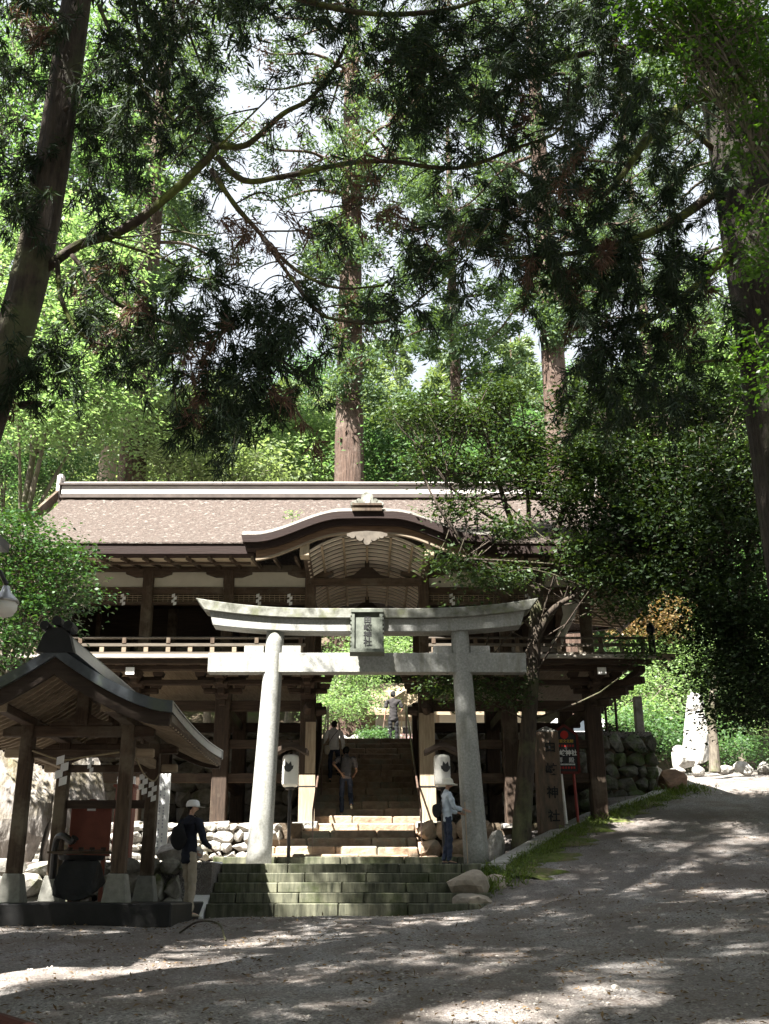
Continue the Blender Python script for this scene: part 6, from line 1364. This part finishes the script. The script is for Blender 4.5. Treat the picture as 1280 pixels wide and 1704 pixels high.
for i in range(46):                                   # thin bare side twigs, arching out from the boughs and drooping
    pts, ya, yb, ra, rb = boughs[rg.choice((0, 0, 1, 1, 2, 3, 4, 5, 7, 8, 11, 12, 13))]; k = rg.randrange(1, len(pts)); u, v = pts[k]; Y = lerp(ya, yb, k / (len(pts) - 1)); s = rg.choice((-1, 1)); ln = rg.uniform(40, 120)
    cp = curve_pts([P(u, v, Y), P(u + s * ln * .4, v + rg.uniform(-25, 10), Y - rg.uniform(-.2, .3)), P(u + s * ln * .8, v + rg.uniform(0, 40), Y - rg.uniform(-.3, .4)), P(u + s * ln, v + rg.uniform(20, 90), Y - rg.uniform(-.3, .4))], 4)
    q = MB(); q.tube(cp, [lerp(.011, .004, j / (len(cp) - 1)) for j in range(len(cp))], 5, wob=.15); q.build('twig', 'bark_dark', LT, smooth=True)
rg = random.Random(21); lf = Leaves(); lb = Leaves(); tw = MB()
def tassels(u, v, Y, ru, rv, n, L=.20, nb=30, Wd=.017, brown=.07, droop=.75):
    """hanging cedar sprays: twigs that arch out and droop, set with tufts of narrow shoots"""
    for i in range(max(2, int(n * (.34 if u > 780 and v < 620 else .42)))):
        p = P(u + rg.gauss(0, ru * .9), v + rg.gauss(0, rv * .9), Y + rg.gauss(0, .45)); a = rg.uniform(0, 6.283); h = Vector((math.cos(a), math.sin(a), 0)); ln = rg.uniform(.3, .7)
        dst = lb if rg.random() < brown else lf; pts = []
        for k in range(5):
            f = k / 4; q = p + h * ln * (f - .5) * .8 + Vector((0, 0, ln * (.25 - .75 * f * f))); pts.append(q)
            d = h * .5 + Vector((0, 0, .1 - f * .9)) + Vector((rg.gauss(0, .3), rg.gauss(0, .3), rg.gauss(0, .2)))
            dst.tuft(np.array(q), np.array(d.normalized()), int(nb * rg.uniform(.7, 1.3)), L * rg.uniform(.75, 1.2), Wd, spread=.62, droop=droop * .5, rad=.028)
        tw.tube(pts, [.007, .006, .005, .004, .003], 4)
for a in ((180, 535, 10.6, 45, 35, 26), (330, 555, 10.3, 60, 28, 30), (440, 560, 10.2, 42, 48, 46), (480, 590, 10.2, 28, 40, 22), (400, 690, 10.1, 36, 38, 34), (450, 690, 10.1, 30, 25, 16), (325, 705, 10.3, 16, 42, 14), (140, 610, 10.7, 40, 25, 18), (60, 640, 10.9, 40, 30, 16), (60, 560, 10.9, 40, 30, 14),
          (235, 570, 10.5, 40, 30, 22), (350, 600, 10.2, 30, 25, 14), (330, 650, 10.2, 30, 25, 10), (470, 500, 10.4, 25, 14, 8), (230, 470, 10.8, 50, 40, 16), (340, 470, 10.6, 40, 30, 12), (650, 505, 10.2, 50, 20, 16), (730, 440, 10.2, 40, 25, 16), (690, 400, 10.2, 40, 30, 10), (560, 390, 10.2, 60, 25, 8)): tassels(*a)
for a in ((60, 45, 10.8, 50, 30, 34), (270, 50, 10.5, 50, 40, 44), (400, 10, 10.2, 40, 15, 18), (200, 110, 10.6, 40, 40, 34), (190, 200, 10.7, 50, 45, 44), (300, 160, 12.4, 40, 40, 26), (30, 150, 10.9, 30, 50, 26), (310, 200, 12.4, 45, 30, 24), (40, 260, 11, 40, 40, 26), (120, 330, 11, 50, 30, 20), (230, 265, 12.4, 36, 24, 18), (330, 330, 12.4, 30, 20, 8), (20, 330, 11, 30, 40, 16),
          (640, 70, 9.6, 60, 40, 26), (740, 60, 9.5, 60, 40, 40), (740, 140, 9.5, 40, 25, 30), (830, 70, 9.5, 60, 50, 46), (900, 120, 9.6, 50, 50, 38), (830, 190, 9.6, 60, 40, 36), (680, 190, 9.8, 50, 40, 20), (570, 40, 9.8, 40, 30, 14), (960, 60, 9.6, 60, 50, 50), (510, 160, 10.2, 40, 40, 9), (900, 260, 9.8, 60, 40, 16), (790, 250, 9.8, 60, 25, 12), (530, 30, 10, 30, 25, 8)): tassels(*a, brown=.05)
for a in ((600, 300, 10.2, 40, 25, 10), (410, 370, 10.4, 25, 20, 9), (490, 210, 10.2, 40, 30, 8), (930, 270, 9.9, 20, 20, 7), (470, 400, 10.3, 40, 25, 10), (640, 330, 10.2, 40, 20, 8)): tassels(*a, brown=.85, nb=18)
lf.build('crown', 'needle_near', LT); lb.build('dead_foliage', 'needle_brown', LT); tw.build('twigs', 'bark_dark', LT)['kind'] = 'stuff'
RY_ = 14.0
mat('bark_black', (.06, .046, .034), (.02, .016, .012), 7, (2.6, 2.6, .5), bump=1.2, c3=(.045, .05, .025), s3=1.2, dist=.09, detail=9)
RT = tree_root('near_cedar', (6.15, RY_, -.3), 'massive near cedar trunk at the right edge of the picture'); tm = MB()
trunk_mesh(tm, [(6.25, RY_, -.6), (6.2, RY_, 2), (6.17, RY_, 6.8), (6.14, RY_, 12.8), (6.1, RY_, 20), (6.1, RY_, 27)], [.70, .62, .58, .58, .46, .25], 26, .05, .10, 6); tm.build('trunk', 'bark_black', RT, smooth=True)
for pts, ya, yb, ra, rb in (([(1210, 140), (1130, 180), (1070, 240), (1030, 300), (1000, 330)], 14, 13.0, .11, .03), ([(1190, 250), (1130, 200), (1090, 190)], 14, 13.4, .05, .015), ([(1230, 600), (1190, 600), (1150, 605)], 14, 13.8, .035, .012), ([(1215, 300), (1100, 380), (960, 420), (850, 430)], 14, 13.0, .09, .02), ([(1200, 100), (1060, 80), (900, 110), (780, 200)], 14, 12.5, .09, .02), ([(1215, 420), (1130, 500), (1040, 560)], 14, 13.2, .07, .02)):
    k = len(pts); cp = curve_pts([P(u, v, lerp(ya, yb, i / (k - 1))) for i, (u, v) in enumerate(pts)], 4); q = MB(); q.tube(cp, [lerp(ra, rb, i / (len(cp) - 1)) for i in range(len(cp))], 8, wob=.12); q.build('bough', 'bark_moss', RT, smooth=True)
lf = Leaves(); lb = Leaves(); tw = MB()
for a in ((900, 380, 13, 70, 40, 60), (850, 330, 13, 50, 40, 24), (980, 330, 13, 60, 60, 40), (980, 440, 13.2, 60, 50, 60), (1060, 420, 13.3, 60, 60, 60), (1080, 520, 13.5, 70, 50, 60), (1000, 560, 13.4, 50, 50, 50), (1050, 640, 13.6, 60, 50, 50), (1130, 600, 13.7, 50, 60, 34), (1120, 250, 13.2, 40, 50, 24), (1050, 180, 13, 70, 50, 44), (1100, 90, 13, 80, 50, 60), (1000, 120, 12.8, 60, 60, 50), (960, 230, 13, 60, 40, 24), (1130, 440, 13.6, 40, 60, 30), (1150, 330, 13.6, 40, 40, 20), (1060, 20, 13, 80, 30, 40), (820, 400, 13, 50, 30, 24), (930, 470, 13.2, 40, 30, 26)): tassels(*a, L=.24, Wd=.02)
for a in ((1000, 300, 13, 40, 30, 10), (930, 290, 13, 30, 30, 8)): tassels(*a, brown=.9, nb=18)
lf.build('crown', 'needle_near', RT); lb.build('dead_foliage', 'needle_brown', RT); tw.build('twigs', 'bark_dark', RT)['kind'] = 'stuff'
def upper_crown(t_, x, y, z0, z1, ln, seed, n=34):
    rg2 = random.Random(seed); lf = Leaves(); tm = MB()
    for i in range(n):
        z = lerp(z0, z1, (i + rg2.random()) / n); a = rg2.uniform(0, 6.283); l_ = ln * rg2.uniform(.7, 1.1) * (1 - .5 * (z - z0) / (z1 - z0)); d = Vector((math.cos(a), math.sin(a), 0)); p0 = Vector((x, y, z))
        cp = curve_pts([p0, p0 + d * l_ * .5 + Vector((0, 0, .15)), p0 + d * l_ - Vector((0, 0, .3 * l_))], 4); tm.tube(cp, [lerp(.07, .015, k / (len(cp) - 1)) for k in range(len(cp))], 5, wob=.15)
        for k in range(9):
            f = lerp(.3, 1.05, (k + rg2.random()) / 9); q = cp[min(len(cp) - 1, int(f * (len(cp) - 1)))] + Vector((-d.y, d.x, 0)) * rg2.gauss(0, .2) * l_ * f + Vector((0, 0, rg2.gauss(-.1, .25)))
            lf.tuft(np.array(q), np.array(d), 40, .3, .06, spread=.8, droop=.35, rad=.2)
    tm.build('limbs', 'bark_dark', t_, smooth=True); lf.build('upper_crown', 'needle_near', t_)
upper_crown(LT, -3.9, NY, 13.4, 21, 4.2, 301, 56); upper_crown(RT, 6.1, RY_, 15, 27, 4.6, 302, 36)
# maple sprays hanging close before the lens at top right, and the leafy maple behind the left trunk
blob_tree('maple_tree', 'fresh green maple sprays hanging before the right trunk at the top', (7.4, 9.2, -.6), 9, [B(1180, 40, 9, .55, .6, .3), B(1120, 25, 9, .45, .5, .22), B(1260, 60, 9, .4, .5, .35), B(1265, 230, 9, .25, .4, .4), B(1260, 400, 9, .2, .4, .4), B(1150, 110, 9, .4, .4, .12), B(1080, 10, 9, .3, .4, .15), B(1275, 600, 9.2, .18, .4, .4), B(1240, 130, 9, .3, .4, .22)], 9000, .065, 'leaf_maple', 150, clump=.16, per=22, r0=.07, bark='bark_grey', wide=.55)
blob_tree('broadleaf_tree', 'backlit leafy tree beyond the left trunk near the top', (-13.5, 29, 4), 22, [B(60, 150, 29, 1.7, 1.6, 1.3), B(10, 230, 29, 1.5, 1.5, 1.2), B(190, 290, 29, 1.0, 1.2, .8), B(130, 160, 30, 1.2, 1.5, 1.0), B(120, 250, 29, 1.3, 1.4, 1.0), B(20, 60, 29, 1.5, 1.5, 1.1), B(30, 340, 29, 1.5, 1.5, 1.0), B(140, 60, 30, 1.3, 1.5, 1.0), B(180, 220, 30, .9, 1.2, .7)], 17000, .17, 'leaf_back', 151, clump=.42, per=34, r0=.2)
# --- unseen trees placed on the viewer's side to keep the gravel in broken shade
shade = [(-3.8, 7.5), (-8.2, 5.5), (4.4, 7.0), (-2.6, 2.0), (-7.4, -1), (5.4, 2.6), (9.4, 8.0), (-.5, -5), (-11, -6)]
pr = None
for i, (x, y) in enumerate(shade):
    z = ground_z(x, y)
    if pr is None: pr = cedar('shade_cedar', 'unseen tall cedar placed on the near side to shade the road', (x, y, z), 32, .42, 14.5, 31.5, lambda z: 4.6 * (1 - max(0, z - 20) / 20), 200, nl=36, tuftn=44, L=.36, Wd=.11, per=7, m='needle_near', bark='bark_dark', group='unseen shade cedars on the near side', off=.42)
    else: copy_thing(pr, (x, y, z), rz=i * 1.3, sc=(.8 if i == 1 else .88 + .04 * (i % 5)))
for i, (x, y) in enumerate(((-7.4, 7.2), (-5.6, 3.6), (-8.6, 9.6))): copy_thing(pr, (x, y, ground_z(x, y)), label='unseen younger cedar placed left of the gravel to shade the water pavilion', rz=2 + i, sc=.46)['group'] = 'unseen young shade cedars left of the gravel'  # small unseen copies put in to darken the pavilion front
# unseen trees added behind and beside the viewer to block low sky light
rg = random.Random(99)
for ring, (rad_, nn) in enumerate(((17, 13), (24, 17))):
    for i in range(nn):
        a = lerp(R(150), R(390), (i + .5 * ring) / (nn - 1)) ; x, y = rad_ * math.cos(a) + rg.uniform(-1.5, 1.5), 2 + rad_ * math.sin(a) + rg.uniform(-1.5, 1.5)
        if abs(x) < .55 * y: continue
        k = rg.randrange(7); copy_thing(protos[k], (x, y, ground_z(x, y) - .1), label='unseen tree added behind or beside the viewer to block sky light', rz=rg.uniform(0, 6), sc=rg.uniform(.95, 1.2) if k < 3 else rg.uniform(1.1, 1.4))['group'] = 'unseen added trees on the near side'

rp_ = thing('roof_plant', P(487, 868, 21.9), 'small yellow green seedling growing on the bark roof left of the gable', 'plant'); lf = Leaves()
for k in range(10): lf.clump(np.array(P(487 + random.gauss(0, 4), 862 - 1.2 * k, 21.9)), 7, .06, .07, .6)
lf.build('leaves', 'leaf_bright', rp_); q = MB(); q.tube([P(487, 872, 21.95), P(488, 852, 21.95)], .008, 5); q.build('stem', 'bark_grey', rp_)
